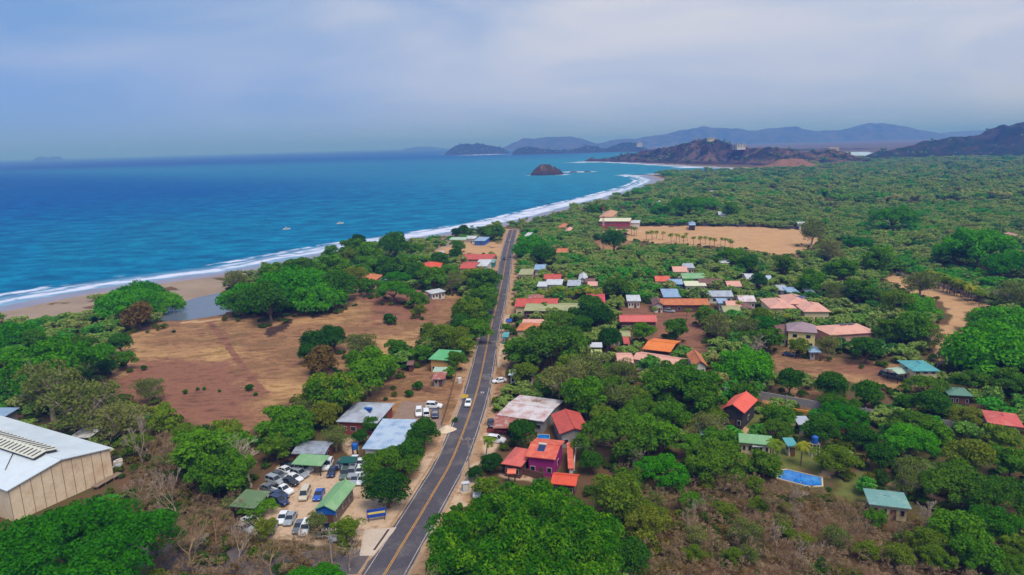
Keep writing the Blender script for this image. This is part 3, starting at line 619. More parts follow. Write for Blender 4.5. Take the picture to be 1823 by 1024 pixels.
def house(name, label, cat, q, h, kind, rise, rm, wm, short=None, over=.6, win=3, swin=1, door=True, open_=False, posts=0, group=None, base=0.0, small=False, addz=0.0, yaw=None, autolabel=None):
    c, rz, W_, D_ = quad_of(q, h + addz)
    if yaw is not None: rz = yaw
    z0 = H(c[0], c[1]) + base
    r = thing(name, label, cat, (c[0], c[1], z0), rz, group, short)
    FOOT.append((c, W_ / 2, D_ / 2, rz, h))
    if autolabel: pend(r, autolabel, (c[0], c[1], z0))
    roof_mesh(W_, D_, h, kind, rise).build('roof', rm, r)
    a, b = W_ / 2 - over, D_ / 2 - over; hw = h - .17
    if open_:
        nx = max(2, int(W_ / 4) + 1)
        for sy in (-b, b):
            for i in range(nx):
                MB().box(-a + 2 * a * i / (nx - 1), sy, 0, .16, .16, hw + (rise * .9 if kind == 'mono' and sy > 0 else 0)).build('post', M['dark'], r)
        if wm is not None: MB().box(0, b - .1, 0, 2 * a - .4, .12, hw * .95).build('wall', wm, r)
        return r
    m_ = MB(); m_.box(0, 0, -.5, 2 * a, 2 * b, hw + .5)
    if kind == 'gable_u': 
        for s in (-1, 1): m_.add([(s * a, -b, hw), (s * a, b, hw), (s * a, 0, hw + rise * b / (D_ / 2)), (s * (a - .12), -b, hw), (s * (a - .12), b, hw), (s * (a - .12), 0, hw + rise * b / (D_ / 2))], [(0, 1, 2), (5, 4, 3), (0, 2, 5, 3), (1, 4, 5, 2)])
    if kind == 'gable_v':
        for s in (-1, 1): m_.add([(-a, s * b, hw), (a, s * b, hw), (0, s * b, hw + rise * a / (W_ / 2)), (-a, s * (b - .12), hw), (a, s * (b - .12), hw), (0, s * (b - .12), hw + rise * a / (W_ / 2))], [(0, 1, 2), (5, 4, 3), (0, 2, 5, 3), (1, 4, 5, 2)])
    m_.build('wall', wm, r)
    if small: return r
    def opening(x, y, z, w, hh, ang, nm='window'):
        o = MB().box(0, 0, 0, w, .10, hh).build(nm, M['frame'] if nm == 'window' else M['door'], r, (x, y, z), ang)
        if nm == 'window': MB().box(0, -.045, .08, w - .16, .05, hh - .16).build('pane', M['glass'], o)
        else: MB().box(w * .36, -.07, hh * .45, .06, .06, .14).build('handle', M['dark'], o)
    two = h > 4.6
    for lv in range(2 if two else 1):
        zb = .95 + lv * 2.8; hh = min(1.2, hw - zb - .3)
        if hh < .4: continue
        n_ = win + (1 if door and lv == 0 else 0)
        for i in range(n_):
            x = -a + 2 * a * (i + .5) / n_
            if door and lv == 0 and i == n_ // 2: opening(x, -b - .02, 0, 1.0, 2.05, 0, 'door')
            else: opening(x, -b - .02, zb, min(1.5, 2 * a / n_ * .6), hh, 0)
        for sgn in (-1, 1):
            for i in range(swin): opening(sgn * (a + .02), -b + 2 * b * (i + .5) / swin, zb, min(1.3, 2 * b / swin * .6), hh, sgn * math.pi / 2)
    return r
def panel(root, x, y, z, w, d, tilt, rz=0.0, nx=3, nm='solar_panel'):
    o = MB().box(0, 0, 0, w, d, .07).build(nm, M['steel'], root, (x, y, z)); o.rotation_euler = (tilt, 0, rz)
    MB().box(0, 0, .072, w - .1, d - .1, .012).build('cell', M['solar'], o)
    return o

# --- the warehouse (its long axis leaves the picture on the left)
A_, B_ = G0(25, 930)[:2], G0(203, 850)[:2]
u_ = (B_ - A_); GW = np.linalg.norm(u_); u_ /= GW; back = np.array([-u_[1], u_[0]])
rz = math.atan2(u_[1], u_[0]); LEN = 75.0; eave = 7.0; rise = 1.9
c = (A_ + B_) / 2 + back * (LEN / 2)
wh = thing('warehouse', 'huge warehouse with pale metal roof, slatted ridge vent and tan panel walls', 'warehouse', (c[0], c[1], 0), rz, None, 'warehouse')
FOOT.append((c, GW / 2 + 2, LEN / 2 + 2, rz, 8))
whm = mat('warehouse_roof', (204, 213, 218), .55, .04, .06, kind='metal', rgb2=(184, 194, 200), stain=.35)
roof_mesh(GW + .8, LEN + .8, eave, 'gable_v', rise).build('roof', whm, wh)
m_ = MB(); m_.box(0, 0, -.5, GW, LEN, eave - .2 + .5)
for s in (-1,): m_.add([(-GW / 2, s * LEN / 2, eave - .2), (GW / 2, s * LEN / 2, eave - .2), (0, s * LEN / 2, eave - .2 + rise), (-GW / 2, s * LEN / 2 + .2, eave - .2), (GW / 2, s * LEN / 2 + .2, eave - .2), (0, s * LEN / 2 + .2, eave - .2 + rise)], [(0, 1, 2), (5, 4, 3), (0, 2, 5, 3), (1, 4, 5, 2)])
m_.build('wall', M['w_tan'], wh)
npan = 10
for i in range(npan + 1):
    x = -GW / 2 + GW * i / npan; hh = eave - .3 + rise * (1 - abs(x) / (GW / 2))
    MB().box(x * .995, -LEN / 2 - .04, 0, .07, .08, hh).build('panel_joint', mat('joint_brown', (150, 124, 102), .9, .08, .5), wh)
rv = MB(); vl = 36.0; vy = -LEN / 2 + 5 + vl / 2
rv.solid([(-2.6, vy - vl / 2, eave + rise + .35), (0, vy - vl / 2, eave + rise + .85), (2.6, vy - vl / 2, eave + rise + .35), (-2.6, vy + vl / 2, eave + rise + .35), (0, vy + vl / 2, eave + rise + .85), (2.6, vy + vl / 2, eave + rise + .35)], [(0, 1, 4, 3), (1, 2, 5, 4)], .14)
vent = rv.build('ridge_vent', mat('vent_cream', (206, 204, 186), .6, .05, .5), wh)
MB().box(0, vy, eave + rise - .5, 4.4, vl - .4, .8).build('vent_wall', mat('vent_dark_grey', (70, 72, 76), .8), wh)  # vent wall in one even dark grey below the cap
nb_ = 24
for i in range(nb_):
    for s in (-1, 1):
        o = MB().box(0, 0, 0, 2.0, .32, .06).build('vent_slat', mat('slat_dark', (74, 80, 92), .7), vent, (s * 1.35, vy - vl / 2 + 1 + (vl - 2) * i / (nb_ - 1), eave + rise + .66)); o.rotation_euler = (0, s * .19, 0)
MB().tube([(-1.6, vy - 9, eave + rise - .05), (-6.5, vy - 15, eave + rise - 1.1)], .09, 5).build('roof_pipe', M['dark'], wh)
house('shed', 'small blue roofed shed behind the big warehouse', 'shed', (-20, 728, 22, 742), 3.2, 'mono', .4, M['bluegrey'], M['w_grey'], short='blue shed behind the warehouse', small=True)
house('open_shelter', 'small open shelter with patched white roof beside the warehouse', 'shelter', (136, 763, 172, 779), 2.6, 'mono', .3, mat('patched_roof', (206, 206, 202), .7, .08, 1, rgb2=(130, 110, 92), stain=.6), None, 'open white shelter', open_=True)
for i, (x, y) in enumerate(((177, 868), (191, 860), (206, 852))):
    p = G(x, y); t = thing('pallet_table', None, 'table', p, rz + .3, 'wooden tables against the warehouse wall', None)
    MB().box(0, 0, .72, 2.6, 1.5, .12).build('tabletop', M['wood'], t)
    for sx in (-1, 1):
        for sy in (-1, 1): MB().box(sx * 1.1, sy * .6, 0, .12, .12, .72).build('leg', M['wood'], t)
    t['label'] = ['weathered wooden table by the warehouse wall, half under the tree', 'weathered wooden table by the warehouse wall, middle of three', 'weathered wooden table at the far corner of the warehouse'][i]
for i, (x, y, mm) in enumerate(((205, 822, 'w_dark'), (211, 826, 'w_white'), (209, 836, 'zincw'), (196, 808, 'cream_roof'))):
    p = G(x, y); o = MB().box(0, 0, 0, 1.9, 1.1, .8, .4).box(.2, .1, .8, 1.2, .7, .35, .9).box(-.9, .2, 0, .5, .6, .5, .3).build('scrap_heap', M[mm], None, tuple(p)); tag(o, ['dark scrap heap at the warehouse corner', 'white scrap beside the dark scrap heap', 'low white crate of scrap near the wooden tables', 'long cream sheet lying behind the warehouse corner'][i], 'scrap')

# --- car park side
house('hip_roof_house', 'wide grey hip roofed house with a blue solar tank beside dirt yard', 'house', [(602, 752), (676, 752), (699, 719), (630, 714)], 3.6, 'hip', 1.5, M['zinc'], mat('brick_red_wall', (140, 70, 58), .85, .08, .5), 'grey hip roofed house', win=3)
hr = [o for o in S.objects if o.name.startswith('hip_roof_house')][0]
o = MB().box(0, 0, 0, 2.2, 1.4, .12).build('solar_panel', M['steel'], hr, (1.2, -2.2, 4.62)); o.rotation_euler = (.3, 0, 0); MB().box(0, 0, .13, 2.0, 1.2, .02).build('cell', M['solar'], o)
MB().tube([(.2, -1.4, 5.15), (2.2, -1.4, 5.15)], .35, 10).build('water_tank', M['tank'], hr)
house('market_hall', 'low broad building with blue and white painted metal roof behind trees', 'building', [(648, 800), (722, 800), (732, 752), (678, 749)], 3.4, 'mono', .7, M['bluepaint'], M['w_white'], 'blue painted roof')
house('workshop', 'grey roofed workshop with red walls behind the green carport', 'workshop', [(520, 808), (585, 808), (590, 786), (538, 784)], 3.0, 'gable_u', .6, mat('mottled_grey_roof', (150, 158, 170), .6, .12, .6, kind='metal', rgb2=(112, 114, 122), stain=.6), mat('dull_red_wall', (124, 60, 50), .85, .1, .5), 'grey workshop roof')
house('carport', 'open green roofed carport at the top of the car park', 'carport', [(521, 826), (577, 830), (582, 813), (533, 810)], 2.8, 'mono', .35, M['green'], None, 'green carport', open_=True)
house('open_shed', 'dark green roofed open shed beside a blue barrel', 'shed', [(412, 903), (458, 904), (478, 880), (434, 873)], 3.0, 'mono', .5, M['dkgreen'], M['w_brown'], 'dark green shed', open_=True)
of = house('office_building', 'green gabled office with bright blue front in the car park', 'office', [(561, 906), (597, 911), (634, 861), (596, 861)], 3.3, 'gable_v', 1.0, M['green'], mat('office_wall', (120, 104, 96), .85, .08, .5), 'green gabled office', win=1, swin=3)
_c, _rz, _w, _d = quad_of([(561, 906), (597, 911), (634, 861), (596, 861)], 3.3)
MB().solid([(-_w / 2 + .15, -_d / 2 + .45, 3.05), (_w / 2 - .15, -_d / 2 + .45, 3.05), (_w / 2 - .15, -_d / 2 + .55, 3.05), (-_w / 2 + .15, -_d / 2 + .55, 3.05)], [(0, 1, 2, 3)], .9).add([(-_w / 2 + .25, -_d / 2 + .5, 3.06), (_w / 2 - .25, -_d / 2 + .5, 3.06), (0, -_d / 2 + .5, 4.05)], [(0, 1, 2)]).build('gable_panel', M['w_blue'], of)
p = G(414, 912); o = MB().tube([(0, 0, 0), (0, 0, .08), (0, 0, .45), (0, 0, .9), (0, 0, .95)], [.46, .5, .53, .5, .46], 14).build('barrel', M['tank'], None, tuple(p)); tag(o, 'bright blue barrel at the corner of the dark green shed', 'barrel')
p = G(634, 822); house('awning', 'dark green canvas awning over parked cars at the hedge', 'awning', (606, 814, 634, 824), 2.6, 'mono', .2, mat('green_canvas', (26, 84, 76), .7, .06, 1), None, open_=True, over=.2)
p = G(633, 815); o = MB().tube([(0, 0, 2.2), (0, 0, 2.3), (0, 0, 3.4), (0, 0, 3.6)], [.7, .75, .75, .3], 14).build('water_tank', M['tank'], None, tuple(p))
for k in (-1, 1): MB().box(k * .5, 0, 0, .15, .9, 2.2).build('stand', M['dark'], o)
tag(o, 'blue water tank on a stand by the dark hedge', 'tank')
# blue board by the road
p = G(671, 928); sg = thing('sign_board', 'blue board with a yellow band standing at the car park entrance', 'sign', p, .25, None, 'blue sign board')
MB().box(0, 0, .9, 3.6, .12, 1.7).build('panel', mat('sign_blue', (30, 74, 168), .6), sg); MB().box(0, -.07, 1.62, 3.3, .03, .42).build('stripe', mat('sign_yellow', (226, 206, 110), .6), sg)
for s in (-1, 1): MB().box(s * 1.5, .1, 0, .12, .12, 2.7).build('post', M['dark'], sg)
p = G(828, 713); sg = thing('yellow_sign', 'small yellow sign board on two posts beside the white car', 'sign', p, .1)
MB().box(0, 0, .8, 1.9, .1, .9).build('panel', mat('sign_bright_yellow', (236, 196, 60), .6), sg)
for s in (-1, 1): MB().box(s * .8, .08, 0, .08, .08, 1.7).build('post', M['dark'], sg)
p = G(829, 874); sg = thing('roadside_cabinet', 'pale grey cabinet box on a slab at the road edge', 'cabinet', p, .2)
MB().box(0, 0, .12, 1.5, 1.0, 1.7).build('body', M['w_grey'], sg); MB().box(0, 0, 0, 1.9, 1.4, .12).build('base', M['w_white'], sg); MB().box(0, 0, 1.82, 1.65, 1.15, .08).build('lid', M['zincw'], sg); MB().box(0, -.52, .3, 1.2, .03, 1.3).build('door', M['frame'], sg)
p = G(796, 766); hp = MB()
V = []; nr_, na_ = 9, 22
for i in range(nr_):
    for j in range(na_):
        a = 2 * math.pi * j / na_; r_ = 2.1 * i / (nr_ - 1) * (1 + .16 * math.sin(3 * a + 1) + .08 * math.sin(7 * a)); V.append((r_ * math.cos(a), r_ * math.sin(a) * .9, max(0, 1.3 * (1 - (i / (nr_ - 1)) ** 1.3) + .07 * math.sin(5 * a + i)) - .02))
hp.add(V, [(i * na_ + j, (i + 1) * na_ + j, (i + 1) * na_ + (j + 1) % na_, i * na_ + (j + 1) % na_) for i in range(nr_ - 1) for j in range(na_)])
o = hp.build('sand_pile', mat('heap_sand', (216, 194, 168), .95, .1, 1), None, tuple(p), smooth=True); tag(o, 'pale heap of building sand at the left road edge', 'sand pile')

# --- left of the road, farther
house('green_roof_shop', 'ochre walled shop under a bright green roof left of the road', 'shop', [(766, 641), (806, 641), (822, 628), (778, 623)], 4.6, 'mono', .5, M['brightgreen'], M['w_ochre'], 'green roofed ochre shop', win=2)
house('lean_to', 'patched rusty lean-to below the ochre shop', 'shed', (771, 664, 794, 675), 2.6, 'mono', .4, M['rustred'], M['w_grey'], 'rusty lean-to', win=1)
house('lean_to', 'white sheet roofed lean-to between the ochre shop and the rusty lean-to', 'shed', (772, 655, 797, 662), 2.8, 'mono', .3, M['palegreen'], M['w_white'], small=True)
house('hut', 'small brown hut under the dark trees behind the ochre shop', 'hut', (726, 643, 738, 650), 2.6, 'gable_u', .7, M['brown'], M['w_brown'], small=True)
p = G(818, 682); wb = thing('water_cistern', 'white round cistern standing on the verge below the ochre shop', 'cistern', p); MB().tube([(0, 0, 0), (0, 0, 1.6), (0, 0, 1.9), (0, 0, 2.0)], [.7, .7, .45, .2], 14).build('body', M['w_white'], wb); MB().tube([(0, 0, 2.0), (0, 0, 2.1)], .25, 10).build('lid', M['dark'], wb)
for i, (b, hh, k, rise_, rm, wm, lab, sh_) in enumerate([
    ((745, 469, 785, 480), 4.2, 'hip', 2.0, 'vermilion', 'w_cream', 'bright vermilion hip roofed house among dark trees near the beach', 'vermilion hip roof'),
    ((824, 466, 852, 478), 4.0, 'gable_u', 1.4, 'red', 'w_cream', 'red roofed house adjoining a white roof below the sports field', 'red roof below the sports field'),
    ((848, 465, 872, 474), 4.0, 'mono', 1.0, 'zincw', 'w_white', 'white roofed annex beside the red roof below the sports field', None),
    ((824, 455, 880, 462), 3.6, 'mono', .9, 'red', 'w_pink', 'long dull red roof along the near edge of the sports field', 'long red roof by the sports field'),
    ((858, 463, 882, 468), 3.2, 'mono', .5, 'tealgrey', 'w_teal', 'teal shed at the roadside below the long red roof', None),
    ((804, 422, 834, 427), 3.4, 'gable_u', .8, 'palegreen', 'w_cream', 'pale green beach kiosk beyond the sports field', 'pale green beach kiosk'),
    ((832, 420, 850, 425), 3.6, 'gable_u', .9, 'zincw', 'w_white', 'white roofed beach bar beyond the sports field', None),
    ((848, 423, 868, 429), 3.4, 'mono', .5, 'bluegrey', 'w_blue', 'blue beach shop at the end of the beach kiosks', 'blue beach shop'),
    ((634, 494, 668, 507), 4.0, 'hip', 1.8, 'orange', 'w_cream', 'orange roofed house half hidden by trees above the bare mound', 'orange roof above the mound'),
    ((779, 448, 788, 453), 3.2, 'mono', .4, 'zincw', 'w_white', 'little white hut at the corner of the sports field', None),
    ((686, 493, 702, 498), 3.2, 'mono', .5, 'zincw', 'w_white', 'white roof peeping out behind the round green tree', None),
    ((762, 516, 788, 522), 3.0, 'mono', .5, 'zincw', 'w_white', 'white shed roof in the trees at the end of the red yard', 'white shed in the trees'),
    ((824, 481, 838, 486), 3.2, 'mono', .5, 'rustred', 'w_pink', 'small rusty roof under the trees below the red roof', None)]):
    house('house' if i in (0, 1, 3, 8) else 'small_building', lab, 'house' if i in (0, 1, 3, 8) else 'building', b, hh, k, rise_, M[rm], M[wm], sh_, win=3, small=i in (2, 4, 9, 10, 12))

# --- right of the road, near
house('rusty_roof_building', 'low building with a rusty white flaking roof behind a bare tree', 'building', [(902, 742), (986, 752), (988, 712), (910, 700)], 3.4, 'gable_u', .5, M['rust'], M['w_grey'], 'rusty white roof', win=4)
house('red_shed_house', 'broad scarlet sheet roofed house behind the purple house', 'house', [(986, 776), (1030, 768), (1052, 735), (990, 735)], 3.8, 'gable_v', 1.2, M['red'], M['w_grey'], 'scarlet sheet roof', win=2)
p = G(1014, 775); o = thing('water_cistern', 'white water box on a grey tower beside the scarlet roof', 'cistern', p); MB().box(0, 0, 0, 1.8, 1.8, 3.4).build('base', M['w_grey'], o); MB().box(0, 0, 3.4, 2.4, 2.0, .9).build('body', M['w_white'], o); MB().tube([(0, 0, 4.3), (0, 0, 4.4)], .3, 8).build('lid', M['dark'], o)
ph = house('purple_house', 'purple walled house with red tiled roof and a solar panel', 'house', [(938, 813), (990, 818), (1005, 785), (952, 779)], 4.5, 'gable_u', 1.0, M['red_tile'], M['w_purple'], 'purple house', win=2, swin=1)
panel(ph, -.5, -1.6, 5.15, 1.7, 2.1, .25); MB().tube([(-1.4, -.4, 5.65), (.4, -.4, 5.65)], .24, 10).build('solar_tank', M['w_white'], ph)
house('red_roof_wing', 'low rose red wing joined to the front of the purple house', 'house', [(895, 826), (938, 832), (943, 800), (914, 795)], 3.2, 'hip', 1.0, mat('rose_tile', (206, 104, 92), .65, .08, .5, kind='tile', rgb2=(190, 92, 84)), M['w_brown'], 'rose red wing', win=2)
house('red_annex', 'narrow red roofed annex between the purple house and white wall', 'house', [(1009, 834), (1020, 834), (1021, 790), (1011, 790)], 3.2, 'mono', .3, M['red_tile'], M['w_white'], over=.3, small=True)
house('orange_roof_lodge', 'low orange red roof at the edge of the giant green tree', 'house', [(968, 858), (1028, 867), (1030, 843), (1000, 843)], 3.0, 'gable_u', .9, M['vermilion'], M['w_brown'], 'orange red lodge', win=3)
house('gate_roof', 'small salmon roof over the gate in front of the rose red wing', 'shed', (903, 835, 919, 843), 2.8, 'gable_u', .4, mat('salmon_roof', (224, 120, 92), .7, .08, 1), None, open_=True, over=.3)
house('red_brick_shed', 'rust red tiled shed in the shrubs behind the parked white car', 'shed', (880, 738, 940, 762), 2.8, 'mono', .5, M['rustred'], M['w_red'], 'rust red shed', open_=True)
def wall_line(name, label, cat, pts, h, m, th=.2, posts=0, pm=None, short=None):
    w = [G(x, y) for x, y in pts]; r = thing(name, label, cat, w[0])
    r0_ = w[0]
    if short: LAND.append((short, *np.mean(pts, 0)))
    for a, b in zip(w[:-1], w[1:]):
        L = math.hypot(b[0] - a[0], b[1] - a[1]); ang = math.atan2(b[1] - a[1], b[0] - a[0]); mid = ((a + b) / 2 - r0_)
        MB().box(0, 0, -.2, L - .02, th, h + .2).build('panel', m, r, tuple(mid), ang)
    for a in w: MB().box(0, 0, -.2, th * 1.6, th * 1.6, h + .45).build('post', pm or m, r, tuple(a - r0_))
    return r
wall_line('garden_wall', 'white garden wall turning round a yard right of the purple house', 'wall', [(1022, 838), (1026, 798), (1052, 796)], 1.8, M['w_white'])
wall_line('front_wall', 'dark brown wall along the drive in front of the purple house', 'wall', [(896, 838), (930, 845), (968, 855)], 1.6, M['w_brown'])
wall_line('concrete_wall', 'long grey concrete wall behind the red gabled house', 'wall', [(1290, 703), (1340, 708), (1400, 719), (1460, 730), (1540, 742), (1600, 750), (1665, 760), (1700, 766)], 2.2, M['w_grey'], short='long grey wall')
wall_line('kerb_wall', 'low yellow painted kerb wall running along the lane', 'wall', [(1365, 722), (1450, 737), (1540, 748), (1610, 757), (1665, 766)], .5, mat('kerb_yellow', (214, 152, 52), .8, .1, 1), .3)
wall_line('yard_fence', 'thin wire fence with posts between dirt yard and lane', 'fence', [(786, 758), (798, 720), (806, 690), (812, 668)], .9, mat('wire_grey', (120, 100, 84), .9), .05)
wall_line('white_rail', 'white rail beside the pavement opposite the white car', 'fence', [(892, 722), (894, 708), (896, 696)], .9, M['w_white'], .15)
wall_line('field_wall', 'grey wall with plants along the edge of the tan field', 'wall', [(1596, 490), (1660, 505), (1720, 527), (1765, 543)], 1.6, mat('pale_grey_wall', (176, 164, 160), .9, .12, .3), short='grey field wall')
wall_line('boundary_wall', 'dark boundary wall along the far edge of the big dry field', 'wall', [(1140, 400), (1250, 402), (1350, 404), (1440, 409), (1468, 426)], 2.0, mat('dark_grey_wall', (84, 80, 84), .9, .1, .2), short='dark boundary wall')
# pools
def pool(label, pts, lab2, m=None):
    w = [G(x, y) for x, y in pts]; c = np.mean(w, 0); r = thing('swimming_pool', label, 'pool', c, 0, None, lab2)
    V = [(p_[0] - c[0], p_[1] - c[1]) for p_ in w]; n_ = len(V); FOOT.append((c[:2], max(abs(v[0]) for v in V), max(abs(v[1]) for v in V), 0.0, .2)); rim = MB()
    o_, i_ = [(x * 1.07, y * 1.07) for x, y in V], V
    rim.add([(x, y, .22) for x, y in o_] + [(x, y, .22) for x, y in i_] + [(x, y, -.1) for x, y in o_] + [(x, y, -.6) for x, y in i_], [f for k in range(n_) for f in ((k, (k + 1) % n_, n_ + (k + 1) % n_, n_ + k), (2 * n_ + k, 2 * n_ + (k + 1) % n_, (k + 1) % n_, k), (n_ + k, n_ + (k + 1) % n_, 3 * n_ + (k + 1) % n_, 3 * n_ + k))])
    rim.build('rim', M['w_cream'], r); wt = MB().add([(x, y, .1) for x, y in V], [tuple(range(n_))]).build('water', mat('pool_water', (14, 108, 190), .08, .10, .5, spec=.5, rgb2=(48, 150, 214), stain=.5), r)
    if wt.data.polygons[0].normal.z < 0: wt.data.flip_normals()
pool('blue swimming pool with straight edges in the right hand garden', [(1385, 853), (1440, 867), (1463, 866), (1462, 851), (1430, 844), (1402, 837), (1386, 839)], 'blue swimming pool')
pool('small dark blue pool behind the purple house', [(957, 782), (978, 783), (978, 775), (958, 774)], None)
# --- right side gardens
rg = house('red_gable_house', 'dark house with a bright coral gabled roof in the right gardens', 'house', [(1289, 728), (1334, 738), (1341, 710), (1302, 703)], 4.6, 'gable_v', 1.7, mat('coral_roof', (222, 98, 80), .65, .06, .4, kind='metal', rgb2=(206, 88, 72)), M['w_dark'], 'coral gabled house', win=2)
house('long_green_house', 'long low house with a pale green roof near the pool', 'house', [(1312, 787), (1376, 793), (1374, 779), (1318, 774)], 3.0, 'mono', .4, M['green'], M['w_cream'], 'long green roofed house', win=4)
house('awning', 'white awning along the front of the long green roofed house', 'awning', (1338, 789, 1376, 795), 2.4, 'mono', .15, M['zincw'], None, open_=True, over=.15)
house('green_shed', 'sea green shed roof under a tree left of the long green house', 'shed', (1242, 754, 1280, 774), 3.0, 'mono', .5, M['tealgrey'], M['w_teal'], 'sea green shed', win=2)
house('teal_cabin', 'small teal cabin between the palms by the pool', 'cabin', (1397, 782, 1416, 794), 2.8, 'mono', .4, M['teal'], M['w_cream'], 'teal cabin', win=1)
p = G(1449, 812); wt = thing('water_tower', 'blue tank on a white legged stand beside the garden palms', 'water tower', p)
for sx in (-1, 1):
    for sy in (-1, 1): MB().box(sx * .8, sy * .7, 0, .14, .14, 3.0).build('leg', M['w_white'], wt)
MB().box(0, 0, 3.0, 1.9, 1.7, .15).build('platform', M['wood'], wt); MB().tube([(0, 0, 3.15), (0, 0, 4.6), (0, 0, 4.9)], [.7, .7, .25], 14).build('tank', M['tank'], wt)
house('grey_shed', 'grey sheet roofed shed behind the dark round garden tree', 'shed', (1416, 744, 1440, 756), 2.8, 'mono', .5, M['zinc'], M['w_grey'], 'grey garden shed', win=1)
house('pavilion', 'flat teal grey pavilion roof at the edge of the dry scrub', 'pavilion', [(1548, 897), (1610, 905), (1622, 878), (1535, 869)], 3.0, 'hip', .5, M['tealgrey'], M['w_cream'], 'teal grey pavilion', win=3)
house('red_roof_cottage', 'long faded red roof at the far right end of the lane', 'house', [(1752, 752), (1828, 762), (1806, 736), (1752, 730)], 3.4, 'hip', .9, mat('faded_red_roof', (196, 92, 84), .65, .08, .4, kind='tile', rgb2=(210, 130, 116), stain=.35), M['w_grey'], 'faded red cottage', win=4)
house('green_roof_cottage', 'dull green roofed cottage with posts behind the dark trees', 'house', [(1678, 702), (1734, 706), (1716, 690), (1684, 689)], 3.2, 'hip', .8, M['seagreen'], M['w_brown'], 'dull green cottage', win=3)
house('teal_house', 'cream house under a bright teal hip roof in the dirt yard', 'house', [(1622, 661), (1666, 660), (1652, 642), (1600, 641)], 4.8, 'hip', 1.0, M['teal'], M['w_cream'], 'teal roofed house', win=3)
house('teal_house_porch', 'pale green porch roof in front of the teal roofed house', 'porch', [(1594, 668), (1628, 661), (1616, 653), (1580, 654)], 3.2, 'gable_u', .5, M['palegreen'], None, open_=True)
house('yellow_house', 'two storey yellow house with a mauve hip roof', 'house', [(1396, 588), (1460, 594), (1448, 578), (1404, 577)], 6.0, 'hip', 2.2, M['mauve'], M['w_yellow'], 'yellow two storey house', win=2, swin=2)
house('dark_roof_house', 'brown roofed house joined to the left of the yellow house', 'house', (1378, 577, 1406, 597), 4.0, 'gable_u', 1.4, M['brown'], M['w_cream'], 'brown roof beside the yellow house', win=2)
pp = house('pink_house', 'long pink roofed house with blue solar panels', 'house', [(1466, 600), (1553, 590), (1535, 577), (1456, 578)], 4.2, 'hip', 1.6, M['pink'], M['w_pink'], 'pink house with solar panels', win=4)
panel(pp, -.5, 0.2, 5.9, 2.6, 1.8, -.1); panel(pp, 2.4, 0.2, 5.9, 2.6, 1.8, -.1)
house('garden_shed', 'little shed with a blue grey roof below the yellow house', 'shed', (1436, 619, 1458, 627), 2.8, 'mono', .5, M['bluegrey'], M['w_grey'], 'blue grey garden shed', win=1)
pc = house('pink_villa', 'wide pale pink tiled villa roof with a solar panel, back wing', 'house', (1394, 526, 1434, 541), 5.0, 'hip', 1.8, M['pink'], M['w_cream'], 'pale pink villa', win=3); panel(pc, 2.0, -1.5, 6.4, 4, 2.6, .15)
house('pink_villa', 'pale pink tiled villa roof, wing nearest the yellow tree', 'house', (1361, 532, 1408, 549), 4.4, 'hip', 1.7, M['pink'], M['w_yellow'], None, win=4)
house('pink_villa', 'pale pink tiled villa roof, wing at the far right of the villa', 'house', (1420, 539, 1468, 555), 4.4, 'hip', 1.7, M['pink'], M['w_cream'], None, win=4)
oh = house('orange_roof_house', 'two storey white house with an orange tiled roof among trees', 'house', [(1225, 652), (1250, 652), (1257, 630), (1230, 630)], 6.0, 'gable_v', 1.6, M['orange'], M['w_white'], 'white house with orange roof', win=2, swin=2)
house('orange_barn', 'open sided barn with a broad orange roof in the red yard', 'barn', [(1148, 622), (1200, 627), (1207, 607), (1160, 601)], 3.4, 'gable_u', 1.0, mat('bright_orange_roof', (222, 124, 56), .6, .06, .3, kind='metal', rgb2=(206, 110, 48)), M['w_brown'], 'orange barn', open_=True)
house('pink_long_house', 'long narrow pink roofed row house in front of the orange barn', 'house', [(1130, 640), (1216, 652), (1222, 638), (1136, 625)], 3.6, 'gable_u', .9, M['pink'], M['w_white'], 'long pink row house', win=6)
house('rose_house', 'small rose roofed house at the left end of the long pink row', 'house', (1097, 628, 1126, 646), 3.6, 'gable_u', 1.0, M['pink'], M['w_cream'], 'small rose roofed house', win=2)
house('red_long_house', 'long red roofed house with a dark veranda across the red yard', 'house', (1102, 561, 1168, 573), 3.8, 'gable_u', 1.2, mat('brick_pink_roof', (204, 104, 96), .65, .06, .3, kind='metal', rgb2=(186, 92, 86)), M['w_brown'], 'long red house with veranda', win=5)
house('faded_green_house', 'faded green roofed house behind a bushy tree in the red yard', 'house', (1080, 589, 1122, 599), 3.4, 'gable_u', .7, M['olive'], M['w_white'], 'faded green house', win=3)
house('crimson_hut', 'tiny crimson roofed hut under the faded green house', 'hut', (1109, 600, 1120, 612), 2.8, 'mono', .5, M['red'], M['w_red'], small=True)
house('green_stripe_house', 'narrow house with a yellow green lower roof between the trees', 'house', (1052, 622, 1072, 637), 3.4, 'mono', .4, mat('lime_roof', (170, 178, 112), .65, .06, .4), M['w_yellow'], 'yellow green narrow house', win=2)
house('grey_top_house', 'grey roofed box house behind the yellow green narrow roof', 'house', (1050, 611, 1072, 618), 4.6, 'mono', .3, M['zincw'], M['w_dark'], small=True)
house('white_shed_house', 'white walled shed half hidden by a yellow tree by the road', 'house', (906, 658, 952, 668), 3.2, 'gable_u', .6, M['zincw'], M['w_white'], 'white shed by the road', win=4)
house('orange_tile_shop', 'orange tiled shop by the road opposite the tall trees', 'shop', [(915, 588), (962, 589), (973, 576), (930, 575)], 4.2, 'hip', 1.5, M['orange'], M['w_cream'], 'orange tiled shop', win=3)
house('pink_flat_house', 'dusty pink sheet roof just behind the orange tiled shop', 'house', (930, 570, 972, 577), 4.0, 'mono', .4, M['pink'], M['w_pink'], small=True)
